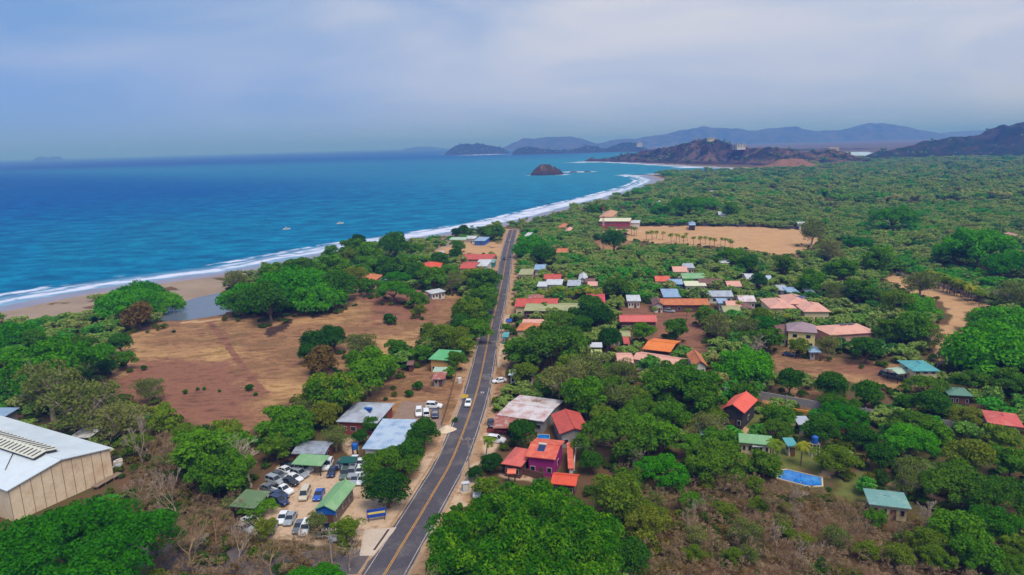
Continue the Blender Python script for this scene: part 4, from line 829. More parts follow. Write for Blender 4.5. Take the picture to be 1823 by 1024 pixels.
house('kiosk', 'small teal roadside kiosk with a blue top', 'kiosk', (895, 592, 906, 600), 2.8, 'mono', .2, M['teal'], M['w_teal'], 'teal roadside kiosk', win=1, over=.2)
house('kiosk', 'blue canvas stall beside the road above the teal kiosk', 'stall', (901, 568, 912, 573), 2.8, 'gable_u', .6, M['bluecanvas'], None, None, open_=True, over=.2)
house('olive_long_house', 'very long olive green roofed building with dark open front', 'building', [(934, 553), (1030, 555), (1034, 540), (940, 539)], 3.8, 'gable_u', 1.2, M['olive'], M['w_brown'], 'long olive roof', win=8)
house('red_hall', 'broad bright red roofed hall behind the long olive roof', 'hall', (919, 531, 994, 546), 4.4, 'gable_u', 1.6, M['red'], M['w_cream'], 'bright red hall', win=5)
house('red_hall_wing', 'dull red tiled upper roof rising behind the bright red hall', 'hall', (940, 526, 968, 534), 5.4, 'hip', 1.4, M['rustred'], M['w_cream'], small=True)
house('crimson_house', 'crimson roofed house behind the cluster of very dark trees', 'house', (1043, 523, 1077, 541), 4.0, 'gable_u', 1.2, mat('crimson_roof', (200, 74, 82), .6, .06, .3, kind='metal'), M['w_cream'], 'crimson house', win=3)
house('school_building', 'long school block with pale cream roof and red walls by the field', 'school', (1069, 388, 1124, 394), 6.4, 'gable_u', 1.2, M['cream_roof'], M['w_red'], 'school block', win=8, swin=2)
house('school_annex', 'low white roofed annex at the right end of the school block', 'school', (1120, 392, 1140, 397), 4.0, 'gable_u', .8, M['zincw'], M['w_white'], small=True)
house('school_hall', 'tan hip roof rising behind the school block', 'school', (1072, 377, 1096, 386), 6.0, 'hip', 2.5, mat('tan_roof', (190, 140, 108), .7, .08, .3), M['w_cream'], small=True)
# --- village roofs farther off
vil = [((969, 489, 1000, 497), 'red', 'w_white', 'gable_u', 'red roofed white house in the middle of the village'), ((972, 499, 1002, 507), 'zincw', 'w_white', 'mono', 'white sheet roof in front of the red roofed white house'),
    ((1010, 500, 1034, 509), 'zinc', 'w_brown', 'mono', 'plain blue grey metal roof above the row of palms'), ((1030, 489, 1046, 499), 'zincw', 'w_white', 'gable_v', 'white gabled roof next to a dark red roof'), ((1042, 497, 1060, 503), 'brown', 'w_yellow', 'gable_u', 'dark red roof of a yellow shop in the village'),
    ((1046, 503, 1064, 509), 'pink', 'w_white', 'mono', 'pinkish flat roof below the dark red village roof'), ((953, 471, 972, 480), 'bluegrey', 'w_white', 'gable_u', 'blue grey and white roof beside the road trees'), ((990, 474, 1008, 481), 'palegreen', 'w_white', 'mono', 'pale green roof patch between dark village trees'),
    ((925, 480, 950, 489), 'olive', 'w_cream', 'mono', 'olive shed roof near the road at the village edge'), ((957, 503, 975, 510), 'zincw', 'w_white', 'mono', 'low white roof left of the white sheet roof'),
    ((992, 442, 1012, 450), 'orange', 'w_cream', 'gable_u', 'faded orange roof between tall village trees'), ((996, 399, 1008, 405), 'orange', 'w_cream', 'hip', 'orange roof in the trees near the beach bend'), ((1007, 406, 1017, 413), 'pink', 'w_cream', 'hip', 'pale pink roof close to the radio mast'),
    ((936, 415, 945, 421), 'zincw', 'w_white', 'mono', 'small white tower house by the junction'), ((1165, 492, 1192, 501), 'red_tile', 'w_cream', 'gable_u', 'red tiled roof with a grey lean-to east of the palms'), ((1190, 498, 1214, 506), 'bluegrey', 'w_blue', 'gable_u', 'blue house with grey roof beside the red tiled roof'),
    ((1178, 516, 1209, 529), 'bluegrey', 'w_grey', 'mono', 'pale blue sheet roof facing the red yard'), ((1196, 474, 1222, 484), 'pink', 'w_white', 'gable_u', 'peach roof of a white bungalow under the dark trees'), ((1214, 470, 1235, 477), 'zinc', 'w_white', 'mono', 'white box house with grey flat roof'),
    ((1212, 486, 1253, 496), 'green', 'w_cream', 'gable_u', 'mint green roof in the middle of the right village'), ((1242, 496, 1284, 506), 'brown', 'w_brown', 'gable_u', 'long dark brown roof below the mint green roof'), ((1218, 502, 1256, 509), 'cream_roof', 'w_white', 'mono', 'cream strip roof in front of the blue house'),
    ((1248, 518, 1302, 528), 'zinc', 'w_white', 'gable_u', 'long silver grey roof with a blue gable'), ((1174, 532, 1260, 543), 'orange', 'w_brown', 'gable_u', 'very long tan orange roof behind a clipped hedge'), ((1160, 533, 1180, 544), 'brown', 'w_white', 'gable_v', 'brown gable at the end of the tan orange roof'),
    ((1115, 527, 1140, 536), 'zincw', 'w_white', 'mono', 'white roof left of the tan orange roof'), ((1291, 501, 1317, 510), 'pink', 'w_white', 'gable_u', 'pinkish white roof left of the white twin roofs'), ((1324, 487, 1354, 498), 'zincw', 'w_cream', 'gable_u', 'white twin roof in the right village, upper half'),
    ((1344, 491, 1372, 500), 'bluepaint', 'w_cream', 'gable_u', 'bluish white twin roof in the right village, lower half'), ((1384, 509, 1402, 517), 'zinc', 'w_white', 'mono', 'grey metal roof near the pale pink villa'), ((1398, 513, 1419, 522), 'bluegrey', 'w_white', 'mono', 'blue grey roof just behind the pale pink villa'),
    ((1436, 516, 1450, 526), 'zincw', 'w_white', 'gable_v', 'white gable at the right edge of the village'), ((1276, 533, 1296, 540), 'bluegrey', 'w_white', 'mono', 'grey lean-to roof at the right end of the tan orange roof'), ((1290, 536, 1316, 547), 'pink', 'w_cream', 'gable_u', 'salmon roof behind the yellow green tree'),
    ((1312, 527, 1342, 537), 'rust', 'w_white', 'gable_u', 'patchy rust and white roof left of the pale pink villa'), ((1284, 545, 1316, 556), 'olive', 'w_cream', 'gable_u', 'tan roof partly covered by the yellow green tree'), ((1316, 541, 1336, 549), 'brown', 'w_blue', 'mono', 'brown roof of a blue wall house by the pale pink villa'),
    ((1278, 377, 1292, 382), 'zincw', 'w_white', 'gable_u', 'white house alone in the forest beyond the big field'), ((1290, 376, 1300, 381), 'zincw', 'w_white', 'mono', 'white annex beside the lone forest house'), ((1172, 356, 1180, 362), 'zincw', 'w_white', 'mono', 'tiny white house in the forest near the beach'),
    ((1262, 340, 1274, 344), 'zincw', 'w_white', 'mono', 'tiny white roof far off in the forest'), ((1226, 396, 1238, 401), 'bluegrey', 'w_dark', 'hip', 'dark hut with blue grey roof at the far field wall'), ((1420, 396, 1434, 400), 'zincw', 'w_white', 'mono', 'white roof strip in trees by the far field corner'),
    ((1802, 416, 1814, 424), 'pink', 'w_cream', 'hip', 'pink roof at the right forest edge'), ((1300, 299, 1312, 304), 'zincw', 'w_white', 'mono', 'white hut at the foot of the headland by the water'), ((1280, 462, 1296, 468), 'zincw', 'w_white', 'mono', 'white roof in the dark trees above the village')]
for b, rm, wm, k, lab in vil:
    far_ = b[3] < 470 or b[2] - b[0] < 16
    house('village_house', lab, 'house', b, 3.2 if b[3] > 420 else 4.2, k, .5 if k == 'mono' else 1.3, M[rm], M[wm], lab if b[2] - b[0] > 24 and len(lab.split()) < 6 else None, win=3, small=far_, swin=1)
# headland buildings
def block_building(name, label, px, py, D, w, d, h, m, floors):
    p = at_depth(px, py, D); r = thing(name, label, 'building', (p[0], p[1], p[2] - 6), .15)
    MB().box(0, 0, 0, w, d, h + 6).build('wall', m, r); MB().box(0, 0, h + 6.01, w + 1, d + 1, .8).build('roof', M['w_white'], r)
    for f_ in range(floors):
        for i in range(max(2, int(w / 7))):
            n_ = max(2, int(w / 7)); MB().box(-w / 2 + w * (i + .5) / n_, -d / 2 - .05, 6 + h * (f_ + .3) / floors, w / n_ * .6, .2, h / floors * .5).build('window', M['glass'], r)
block_building('hilltop_hotel', 'white hotel block on the crest of the dry headland', 1318, 263, 2020, 26, 12, 10, M['w_white'], 4)
block_building('hilltop_house', 'grey house beside the white hotel on the headland', 1307, 263, 2030, 11, 10, 7, M['w_grey'], 2)
block_building('hilltop_villa', 'cream villa on the highest point of the headland', 1266, 249, 2130, 24, 14, 5, M['w_cream'], 2)
block_building('hilltop_villa', 'tan villa on the lower right shoulder of the headland', 1482, 267, 1890, 30, 14, 6, M['w_cream'], 2)
block_building('seaside_tower', 'pale apartment block on the distant wooded point', 1138, 260, 4900, 40, 20, 22, M['w_cream'], 4)

# ------------------------------------------------------------------ vehicles
def loft(st):
    """stations (x, half width low, half width high, z low, z mid, z top) -> closed body"""
    m_ = MB(); V = []
    for x, wl_, wh_, z0, z1, z2 in st:
        V += [(x, -wl_, z0), (x, -wl_ * 1.02, z1), (x, -wh_, z2), (x, wh_, z2), (x, wl_ * 1.02, z1), (x, wl_, z0)]
    n_ = len(st); Fc = []
    for i in range(n_ - 1):
        for k in range(6): Fc.append((i * 6 + k, i * 6 + (k + 1) % 6, (i + 1) * 6 + (k + 1) % 6, (i + 1) * 6 + k))
    Fc += [tuple(range(5, -1, -1)), tuple((n_ - 1) * 6 + k for k in range(6))]
    return m_.add(V, Fc)
PAINT = {k: mat('car_' + k, v, .25, .02, 1, spec=.5, clear=.6) for k, v in dict(white=(226, 228, 230), silver=(150, 156, 162), grey=(96, 100, 106), black=(24, 26, 30), navy=(26, 40, 76), blue=(30, 84, 170), beige=(202, 190, 168), green=(80, 96, 88), red=(150, 50, 44)).items()}
TYRE, RIM, LAMP, TAIL = mat('tyre_rubber', (22, 22, 24), .9), mat('wheel_rim', (150, 152, 156), .4, metal=.5), mat('lamp_glass', (222, 224, 226), .15), mat('tail_red', (150, 20, 20), .3)
def car_meshes(kind):
    L, Wd = dict(sedan=(4.4, 1.76), suv=(4.6, 1.86), pickup=(5.2, 1.86), van=(4.7, 1.85))[kind]; h = L / 2; w = Wd / 2
    hood = dict(sedan=.92, suv=1.06, pickup=1.08, van=1.02)[kind]; top = dict(sedan=1.42, suv=1.74, pickup=1.74, van=1.82)[kind]
    r = {}
    r['body'] = loft([(-h, w * .86, w * .80, .42, .65, hood - .10), (-h + .12, w * .97, w * .90, .30, .68, hood), (-h + .9, w, w * .93, .26, .70, hood + .02), (h - 1.5, w, w * .93, .26, .70, hood + .02), (h - .5, w * .97, w * .88, .28, .66, hood - .08), (h - .1, w * .9, w * .78, .32, .60, hood - .22), (h, w * .80, w * .7, .40, .56, hood - .34)])
    c0, c1, t0, t1 = dict(sedan=(-1.75, .95, -1.05, .15), suv=(-2.15, .95, -1.95, .30), pickup=(-.55, 1.15, -.40, .55), van=(-2.2, 1.45, -2.05, .75))[kind]
    cb = MB(); a, b = w * .90, w * .74
    cb.add([(c0, -a, hood), (c1, -a, hood), (c1, a, hood), (c0, a, hood), (t0, -b, top - .05), (t1, -b, top - .05), (t1, b, top - .05), (t0, b, top - .05)], [(3, 2, 1, 0), (4, 5, 6, 7), (0, 1, 5, 4), (1, 2, 6, 5), (2, 3, 7, 6), (3, 0, 4, 7)])
    r['window'] = cb
    rf = MB(); rf.box((t0 + t1) / 2, 0, top - .05, (t1 - t0) + .10, 2 * b + .08, .07, 0, .93)
    for sx, tx in ((c0, t0), (c1, t1)):
        for s in (-1, 1): rf.tube([(sx, s * (a + .005), hood), (tx, s * (b + .01), top - .03)], .055, 4)
    if kind != 'pickup':
        for s in (-1, 1): rf.tube([((c0 + c1) / 2 - .25, s * (a + .005), hood), ((t0 + t1) / 2 - .1, s * (b + .01), top - .03)], .05, 4)
    r['roof'] = rf
    if kind == 'pickup':
        r['bed'] = MB().box(-1.6, 0, hood + .025, 1.9, w * 1.5, .03)
    return r, h, w, hood
CARP = {}
for k in ('sedan', 'suv', 'pickup', 'van'):
    parts, h, w, hood = car_meshes(k); d = []
    for nm, mb_ in parts.items():
        me = bpy.data.meshes.new(nm); me.from_pydata(mb_.v, [], mb_.f); me.materials.append({'body': PAINT['white'], 'roof': PAINT['white'], 'window': M['glass'], 'bed': TYRE}[nm]); me.update()
        d.append((nm, me, (0, 0, 0), nm in ('body', 'roof')))
    wm_ = MB().tube([(0, -.11, 0), (0, .11, 0)], .34, 14); me = bpy.data.meshes.new('wheel'); me.from_pydata(wm_.v, [], wm_.f); me.materials.append(TYRE); me.update()
    rm_ = MB().tube([(0, -.125, 0), (0, .125, 0)], .2, 8); mr_ = bpy.data.meshes.new('rim'); mr_.from_pydata(rm_.v, [], rm_.f); mr_.materials.append(RIM); mr_.update()
    for sx in (-1, 1):
        for sy in (-1, 1): d.append(('wheel', me, (sx * (h - .85), sy * (w - .08), .34), False))
    lm_ = MB().box(0, 0, 0, .10, .34, .16); ml = bpy.data.meshes.new('headlight'); ml.from_pydata(lm_.v, [], lm_.f); ml.materials.append(LAMP)
    mt = bpy.data.meshes.new('tail_light'); mt.from_pydata(lm_.v, [], lm_.f); mt.materials.append(TAIL)
    for sy in (-1, 1): d.append(('headlight', ml, (h - .07, sy * w * .56, hood - .40), False)); d.append(('tail_light', mt, (-h + .02, sy * w * .66, hood - .28), False))
    CARP[k] = (d, mr_)
TYPEN = dict(sedan='sedan', suv='high roofed car', pickup='pickup truck', van='minivan')
def car(px, py, d, kind, col, group='cars standing in the gravel car park', label=None, detail=True):
    p = G(px, py); q = G(px + d[0] * 6, py + d[1] * 6); rz = math.atan2(q[1] - p[1], q[0] - p[0])
    zr = .06 if group == 'vehicles driving on the road' else 0
    r = thing('parked_car' if zr == 0 else 'car', label, 'pickup' if kind == 'pickup' else 'car', (p[0], p[1], p[2] + zr), rz, group)
    if not label: pend(r, '%s %s' % (dict(navy='dark navy', green='grey green').get(col, col), TYPEN[kind]), pxy=(px, py))
    for nm, me, loc, painted in CARP[kind][0]:
        o = link(nm, me, r, loc)
        if painted: o.material_slots[0].link = 'OBJECT'; o.material_slots[0].material = PAINT[col]
        if nm == 'wheel': link('rim', CARP[kind][1], o)
    return r
L_, D_ = (1, .32), (-.5, 1)
for x, y, d, k, c in [(515, 833, L_, 'sedan', 'black'), (542, 839, L_, 'suv', 'white'), (510, 842, L_, 'sedan', 'white'), (497, 850, L_, 'sedan', 'grey'), (534, 848, L_, 'suv', 'silver'), (524, 855, L_, 'sedan', 'white'), (517, 862, L_, 'sedan', 'black'), (490, 860, L_, 'suv', 'silver'),
    (480, 874, L_, 'sedan', 'grey'), (504, 877, L_, 'pickup', 'white'), (498, 886, L_, 'sedan', 'navy'), (497, 897, L_, 'suv', 'navy'), (543, 884, (-.45, 1), 'van', 'beige'), (568, 885, D_, 'sedan', 'blue'), (584, 832, D_, 'suv', 'white'), (592, 844, D_, 'sedan', 'navy'), (606, 830, D_, 'sedan', 'grey'),
    (617, 832, D_, 'sedan', 'white'), (630, 829, D_, 'suv', 'white'), (642, 829, D_, 'sedan', 'white'), (615, 848, D_, 'suv', 'green'), (627, 846, D_, 'suv', 'silver'), (641, 843, D_, 'sedan', 'white'), (654, 841, D_, 'van', 'white'), (632, 858, D_, 'sedan', 'silver'), (645, 858, D_, 'sedan', 'white'),
    (504, 926, (-.55, 1), 'sedan', 'white'), (517, 928, (-.55, 1), 'sedan', 'silver'), (484, 944, (-.55, 1), 'sedan', 'silver'), (545, 946, D_, 'suv', 'white'), (533, 942, D_, 'sedan', 'grey'), (570, 950, D_, 'sedan', 'green'), (584, 950, D_, 'sedan', 'black'), (598, 955, D_, 'suv', 'white'), (436, 945, L_, 'sedan', 'silver'), (448, 932, L_, 'sedan', 'white')]:
    car(x, y, d, k, c)
g2 = 'cars on the upper dirt lot'
car(773, 726, (1, .04), 'suv', 'white', g2, 'white high roofed car parked sideways at the upper dirt lot'); car(746, 738, (-.05, 1), 'suv', 'white', g2, 'white car nosing down at the far left of the upper lot'); car(759, 739, (-.1, -1), 'van', 'white', g2, 'white van between two cars on the upper lot'); car(775, 740, (-.05, 1), 'pickup', 'navy', g2, 'dark navy pickup at the right end of the upper lot')
g3 = 'vehicles driving on the road'
car(834, 721, (-.33, 1), 'sedan', 'white', g3, 'white car driving towards the viewer on the road'); car(898, 462, (-.1, 1), 'pickup', 'navy', g3, 'dark pickup coming down the far end of the road'); car(907, 430, (-.1, 1), 'sedan', 'silver', g3, 'silver car near the far junction of the road')
g4 = 'cars by the houses right of the road'
car(884, 787, (1, .12), 'suv', 'white', g4, 'white high roofed car parked beside the roadside palm'); car(875, 757, (.3, 1), 'sedan', 'navy', g4, 'dark blue car under shrubs beside the rust red shed'); car(886, 770, (1, .1), 'pickup', 'red', g4, 'dull red pickup between the rust red shed and white car')
car(851, 880, (-.2, 1), 'suv', 'white', g4, 'white car on the drive below the giant green tree'); car(889, 681, (-1, .15), 'sedan', 'white', g4, 'white car turning onto the verge by the white shed')
car(1192, 556, (1, .1), 'suv', 'silver', g4, 'silver car in front of the tan orange roof'); car(1241, 554, (1, .1), 'sedan', 'grey', g4, 'grey car at the right end of the red yard'); car(1580, 671, (1, .2), 'suv', 'black', g4, 'black car parked in front of the teal roofed house'); car(1589, 673, (1, .2), 'pickup', 'grey', g4, 'grey pickup beside the black car at the teal house'); car(1406, 634, (1, .1), 'sedan', 'navy', g4, 'dark car beside the blue grey garden shed')

# ------------------------------------------------------------------ poles, mast, boats
def utility_pole(px, py, h, label):
    p = G(px, py); r = thing('utility_pole', label, 'pole', p, 0, 'utility poles along the road')
    MB().tube([(0, 0, -.3), (0, 0, h)], [.17, .11], 8).build('pole', M['pole'], r)
    for z in (h - .5, h - 1.5):
        MB().box(0, 0, z, 2.6, .12, .14).build('crossarm', M['wood'], r)
    for x in (-1.15, -.4, .4, 1.15): MB().tube([(x, 0, h - .36), (x, 0, h - .1)], [.07, .05], 6).build('insulator', M['w_white'], r)
    MB().tube([(.3, -.1, h - 2.6), (.3, -.1, h - 1.8)], .2, 8).build('transformer', M['steel'], r)
for x, y, h, lab in [(836, 853, 9.5, 'utility pole with two crossarms beside the roadside cabinet'), (873, 725, 8.5, 'utility pole at the right verge level with the white car'), (884, 652, 8.5, 'utility pole on the verge near the white shed'), (893, 603, 8.5, 'utility pole beside the teal kiosk'), (901, 558, 8.5, 'utility pole beside the olive building'), (907, 520, 8.5, 'utility pole by the bright red hall'), (911, 488, 8.5, 'utility pole farthest up the road'), (592, 1016, 8, 'utility pole at the side road near the gravel car park')]:
    utility_pole(x, y, h, lab)
p = G(1074, 447); mr_ = thing('radio_mast', 'tall slender red and white radio mast above the trees', 'mast', p, 0, None, 'radio mast')
for i in range(9):
    z = i * 3.3; s = MB()
    for k in range(3):
        a = 2 * math.pi * k / 3; a2 = 2 * math.pi * (k + 1) / 3; r_ = .55
        s.tube([(r_ * math.cos(a), r_ * math.sin(a), z), (r_ * math.cos(a), r_ * math.sin(a), z + 3.29)], .11, 4)
        for q in range(3): s.tube([(r_ * math.cos(a), r_ * math.sin(a), z + q * 1.1), (r_ * math.cos(a2), r_ * math.sin(a2), z + q * 1.1 + 1.1)], .06, 3)
    s.build('mast_section', mat('mast_red', (190, 62, 50), .6) if i % 2 == 0 else M['w_white'], mr_)
def boat(px, py, label):
    p = G0(px, py, SEA); r = thing('boat', label, 'boat', (p[0], p[1], SEA), .4, 'small boats off the beach')
    loft([(-3.4, .9, 1.1, -.2, .3, .8), (-1, 1.1, 1.25, -.3, .3, .8), (1.6, .9, 1.1, -.3, .4, .95), (3.0, .4, .55, -.1, .5, 1.15), (3.7, .03, .06, .3, .7, 1.3)]).build('hull', M['w_white'], r)
    MB().box(-.4, 0, .8, 1.8, 1.5, 1.1, 0, .8).build('cabin', M['w_white'], r); MB().box(-.4, 0, 1.05, 1.7, 1.52, .4, 0, .95).build('window', M['glass'], r); MB().box(-3.5, 0, .2, .4, .5, 1.1).build('outboard_motor', M['dark'], r)
boat(510, 408.5, 'small white boat floating off the wooded beach, farther out'); boat(605, 398.5, 'small white boat floating nearer the beach bend')

# ------------------------------------------------------------------ vegetation
LM = dict(
    U=leafmat('leaf_umbrella', [(44, 104, 14), (66, 126, 18), (34, 88, 16), (84, 132, 30)], None, .3), UD=leafmat('leaf_umbrella_deep', [(38, 100, 14), (56, 126, 18), (78, 138, 28)], None, .3),
    R=leafmat('leaf_round_dark', [(36, 78, 26), (54, 100, 30), (28, 66, 26)], None, .25), B=leafmat('leaf_bushy', [(54, 102, 28), (80, 126, 34), (46, 90, 30), (98, 124, 48)], None, .3),
    Y=leafmat('leaf_yellow_olive', [(88, 114, 40), (78, 108, 40), (100, 114, 54)], None, .3), P=leafmat('leaf_pale', [(88, 104, 74), (78, 100, 60), (102, 110, 86)], None, .25),
    O=leafmat('leaf_olive', [(62, 102, 34), (76, 112, 40), (52, 92, 34)], None, .3), N=leafmat('leaf_dry', [(96, 84, 62), (84, 70, 56), (100, 96, 60)], None, .2), C=leafmat('leaf_palm', [(92, 116, 44), (70, 100, 40), (120, 126, 56)], None, .25),
    F=leafmat('leaf_forest', [(59, 131, 55), (46, 97, 61), (85, 133, 69), (99, 133, 89), (118, 137, 110), (90, 137, 74), (132, 133, 125), (74, 129, 65), (114, 139, 103), (143, 137, 133), (52, 103, 65)], None, .25, far=True),
    G=leafmat('leaf_undergrowth', [(54, 88, 30), (42, 76, 28), (72, 94, 38), (84, 84, 44)], None, .25))
BARK = mat('bark', (112, 92, 76), .95, .15, 1.2); PALEBARK = mat('pale_bark', (172, 152, 134), .95, .15, 1.2); TWIG = mat('dry_twig', (152, 126, 94), .95, .2, .8)
def unit(v): return v / np.maximum(np.linalg.norm(v, axis=1), 1e-9)[:, None]
def lobes(kind, rng, n):
    if kind in ('U', 'UD', 'O'):
        r = np.sqrt(rng.random(n)) * .90; a = rng.random(n) * 6.283; k = 1 + .14 * np.sin(a * 3 + rng.random() * 6) + .08 * np.sin(a * 5 + 2)
        z = .46 + .46 * np.sqrt(np.clip(1 - r ** 2, 0, 1)) + rng.normal(0, .06, n) - .20 * (rng.random(n) < .35)
        c = np.stack([r * k * np.cos(a), r * k * np.sin(a), z], 1); R = rng.uniform(.12, .26, n) * (1 if n < 100 else .72); sq = .78
    elif kind == 'D':
        d = unit(rng.normal(size=(n, 3))); d[:, 2] = abs(d[:, 2]); q = rng.uniform(.72, 1.0, n)[:, None]; a = np.arctan2(d[:, 1], d[:, 0]); k = (1 + .12 * np.sin(3 * a + 1) + .08 * np.sin(5 * a))[:, None]
        c = d * q * np.array([.82, .82, .62]) * np.column_stack([k, k, np.ones_like(k)]) + np.array([0, 0, .20]); R = rng.uniform(.15, .28, n); sq = .8
    elif kind == 'R':
        d = unit(rng.normal(size=(n, 3))); d[:, 2] = np.where(d[:, 2] < -.5, -d[:, 2], d[:, 2]); q = rng.uniform(.55, .95, n)[:, None]
        c = d * q * np.array([.74, .74, .66]) + np.array([0, 0, .88]); R = rng.uniform(.24, .40, n); sq = .85
    elif kind == 'S':
        d = unit(rng.normal(size=(n, 3))); d[:, 2] = abs(d[:, 2]); c = d * np.array([.62, .62, .6]) * rng.uniform(.4, 1, n)[:, None] + np.array([0, 0, .35]); R = rng.uniform(.25, .42, n); sq = .9
    else:
        d = unit(rng.normal(size=(n, 3))); q = rng.uniform(.35, 1.05, n)[:, None]
        c = d * q * np.array([.78, .78, .56]) + np.array([0, 0, .92]); c[:, 0] += .10 * rng.normal(size=n); R = rng.uniform(.16, .36, n); sq = .75
    return c, R, sq
def leaf_quads(c, R, sq, nq, ls, rng, nbias=.9):
    w = R ** 2; li = rng.choice(len(c), nq, p=w / w.sum())
    d = unit(rng.normal(size=(nq, 3))); flip = d[:, 2] < -.35; d[flip, 2] *= -1
    p = c[li] + d * (R[li] * rng.uniform(.72, 1.06, nq))[:, None] * np.array([1, 1, sq])
    nn = unit(d * nbias + rng.normal(size=(nq, 3)) * .62); t = unit(np.cross(nn, rng.normal(size=(nq, 3)))); b = np.cross(nn, t)
    s = (ls * rng.uniform(.55, 1.35, nq))[:, None]; k = rng.uniform(.45, .8, nq)[:, None]
    V = np.stack([p + t * s, p + b * s * k, p - t * s, p - b * s * k], 1).reshape(-1, 3)
    return V, np.arange(nq * 4).reshape(-1, 4)
def crown_mesh(kind, seed, nl, nq, ls, m, name='crown', nbias=.9):
    rng = np.random.default_rng(seed); c, R, sq = lobes(kind, rng, nl)
    V, F_ = leaf_quads(c, R, sq, nq, ls, rng, nbias)
    return mesh_np(name, V, F_, [m]), c
def limb_mesh(c, fork, rt, nlimb, seed, m, twigs=0, name='trunk'):
    rng = np.random.default_rng(seed); b = MB(); f = Vector((rng.normal() * .04, rng.normal() * .04, fork))
    b.tube([(0, 0, -.05), (f.x * .4, f.y * .4, fork * .5), f], [rt * 1.35, rt, rt * .85], 7, False)
    idx = rng.choice(len(c), min(nlimb, len(c)), False)
    for i in idx:
        e = Vector(c[i]); mid = f.lerp(e, .5) + Vector((rng.normal() * .06, rng.normal() * .06, .05 + .05 * rng.normal()))
        b.tube([f, mid, e], [rt * .55, rt * .35, rt * .10], 5, False)
        for _ in range(twigs):
            g_ = mid.lerp(e, rng.random()); h_ = g_ + Vector(rng.normal(size=3)) * .22 + Vector((0, 0, .1)); b.tube([g_, h_], [rt * .14, rt * .04], 3, False)
    me = bpy.data.meshes.new(name); me.from_pydata(b.v, [], b.f); me.materials.append(m); me.update(); return me
def bare_mesh(seed, depth, m, spread=.62, name='trunk', r0=.045, up=.25, rmin=.006):
    rng = random.Random(seed); b = MB(); tw = MB()
    def rec(p, d, L, r, k):
        n_ = 2 if k else 3; pts = [p]; q = p; dd = d
        for _ in range(n_):
            dd = (dd + Vector((rng.gauss(0, .12), rng.gauss(0, .12), rng.gauss(.03, .08)))).normalized(); q = q + dd * (L / n_); pts.append(q)
        r1 = max(r * .68, rmin)
        (b if depth - k > depth - 3 else tw).tube(pts, [r + (r1 - r) * i / n_ for i in range(n_ + 1)], 6 if k < 2 else 3, False)
        if k >= depth: return
        for _ in range(3 if k < depth - 1 or k < 2 else 4):
            ax = Vector((rng.gauss(0, 1), rng.gauss(0, 1), rng.gauss(0, 1))); ax = (ax - dd * ax.dot(dd)).normalized()
            rec(q if rng.random() < .6 else pts[-2].lerp(q, rng.random()), (dd + ax * spread * rng.uniform(.7, 1.5) + Vector((0, 0, up))).normalized(), L * rng.uniform(.58, .86), r1 * rng.uniform(.62, .85), k + 1)
    rec(Vector((0, 0, -.05)), Vector((0, 0, 1)), .62, r0, 0)
    k_ = 1.0 / max(math.hypot(v[0], v[1]) for v in tw.v)
    out_ = []
    for q, nm in ((b, 'trunk'), (tw, 'crown')):
        me = bpy.data.meshes.new(nm); me.from_pydata([(v[0] * k_, v[1] * k_, v[2]) for v in q.v], [], q.f); me.materials.append(m); me.update(); out_.append(me)
    return out_
def palm_meshes(seed):
    rng = np.random.default_rng(seed); b = MB(); lean = rng.normal(0, .4, 2)
    pts = [(lean[0] * (i / 5) ** 2, lean[1] * (i / 5) ** 2, 7.0 * i / 5 - .2) for i in range(6)]; b.tube(pts, [.24, .19, .17, .16, .15, .14], 7, False); tp = Vector(pts[-1])
    me = bpy.data.meshes.new('trunk'); me.from_pydata(b.v, [], b.f); me.materials.append(BARK); me.update()
    V, Fq = [], []
    for k in range(17):
        a = 2.4 * k + rng.normal() * .2; el = rng.uniform(-.25, 1.0); L = rng.uniform(2.3, 3.1); dh = Vector((math.cos(a), math.sin(a), 0)); sd = Vector((-math.sin(a), math.cos(a), 0)); p = tp.copy(); n_ = 11
        for i in range(n_):
            t = i / n_; dirv = (dh * math.cos(el - 1.7 * t) + Vector((0, 0, 1)) * math.sin(el - 1.7 * t)); q = p + dirv * (L / n_)
            wl_ = .75 * math.sin(math.pi * (.12 + .85 * t)) ** .7
            for s in (-1, 1):
                e = p + sd * s * wl_ * .9 + dirv * .35 - Vector((0, 0, .28 * wl_)); e2 = e + dirv * .16
                o_ = len(V); V += [tuple(p), tuple(q), tuple(e2), tuple(e)]; Fq.append((o_, o_ + 1, o_ + 2, o_ + 3))
            p = q
    return me, mesh_np('crown', V, Fq, [LM['C']])
LIB = {}
def lib(kind, m=None, n_=3, nl=40, nq=6000, ls=.05, fork=.4, rt=.05, limbs=8, base=None, twigs=0, bark=None, nbias=.9):
    out_ = []
    for i in range(n_):
        cm, c = crown_mesh(base or kind, 100 * len(LIB) + i * 7 + 1, nl, nq, ls, LM[m or kind], nbias=nbias)
        out_.append((limb_mesh(c, fork, rt, limbs, i, bark or BARK, twigs), cm))
    LIB[kind] = out_
lib('U', n_=3, nl=70, nq=15000, ls=.030, fork=.32, rt=.045, limbs=12)
lib('UD', n_=2, nl=70, nq=13000, ls=.032, fork=.32, rt=.045, limbs=12, base='U')
lib('D', m='UD', n_=4, nl=90, nq=13000, ls=.034, fork=.25, rt=.05)
lib('R', n_=4, nl=46, nq=8000, ls=.050, fork=.36, rt=.06)
lib('B', n_=5, nl=34, nq=6500, ls=.052, fork=.4, rt=.05, limbs=10)
lib('O', n_=3, nl=60, nq=9000, ls=.036, fork=.34, rt=.045, limbs=12)
lib('Y', n_=3, nl=44, nq=7000, ls=.042, fork=.45, rt=.05, base='B', limbs=12, nbias=.6)
lib('P', n_=4, nl=46, nq=3800, ls=.040, fork=.5, rt=.055, base='B', limbs=26, twigs=9, bark=PALEBARK, nbias=.3)
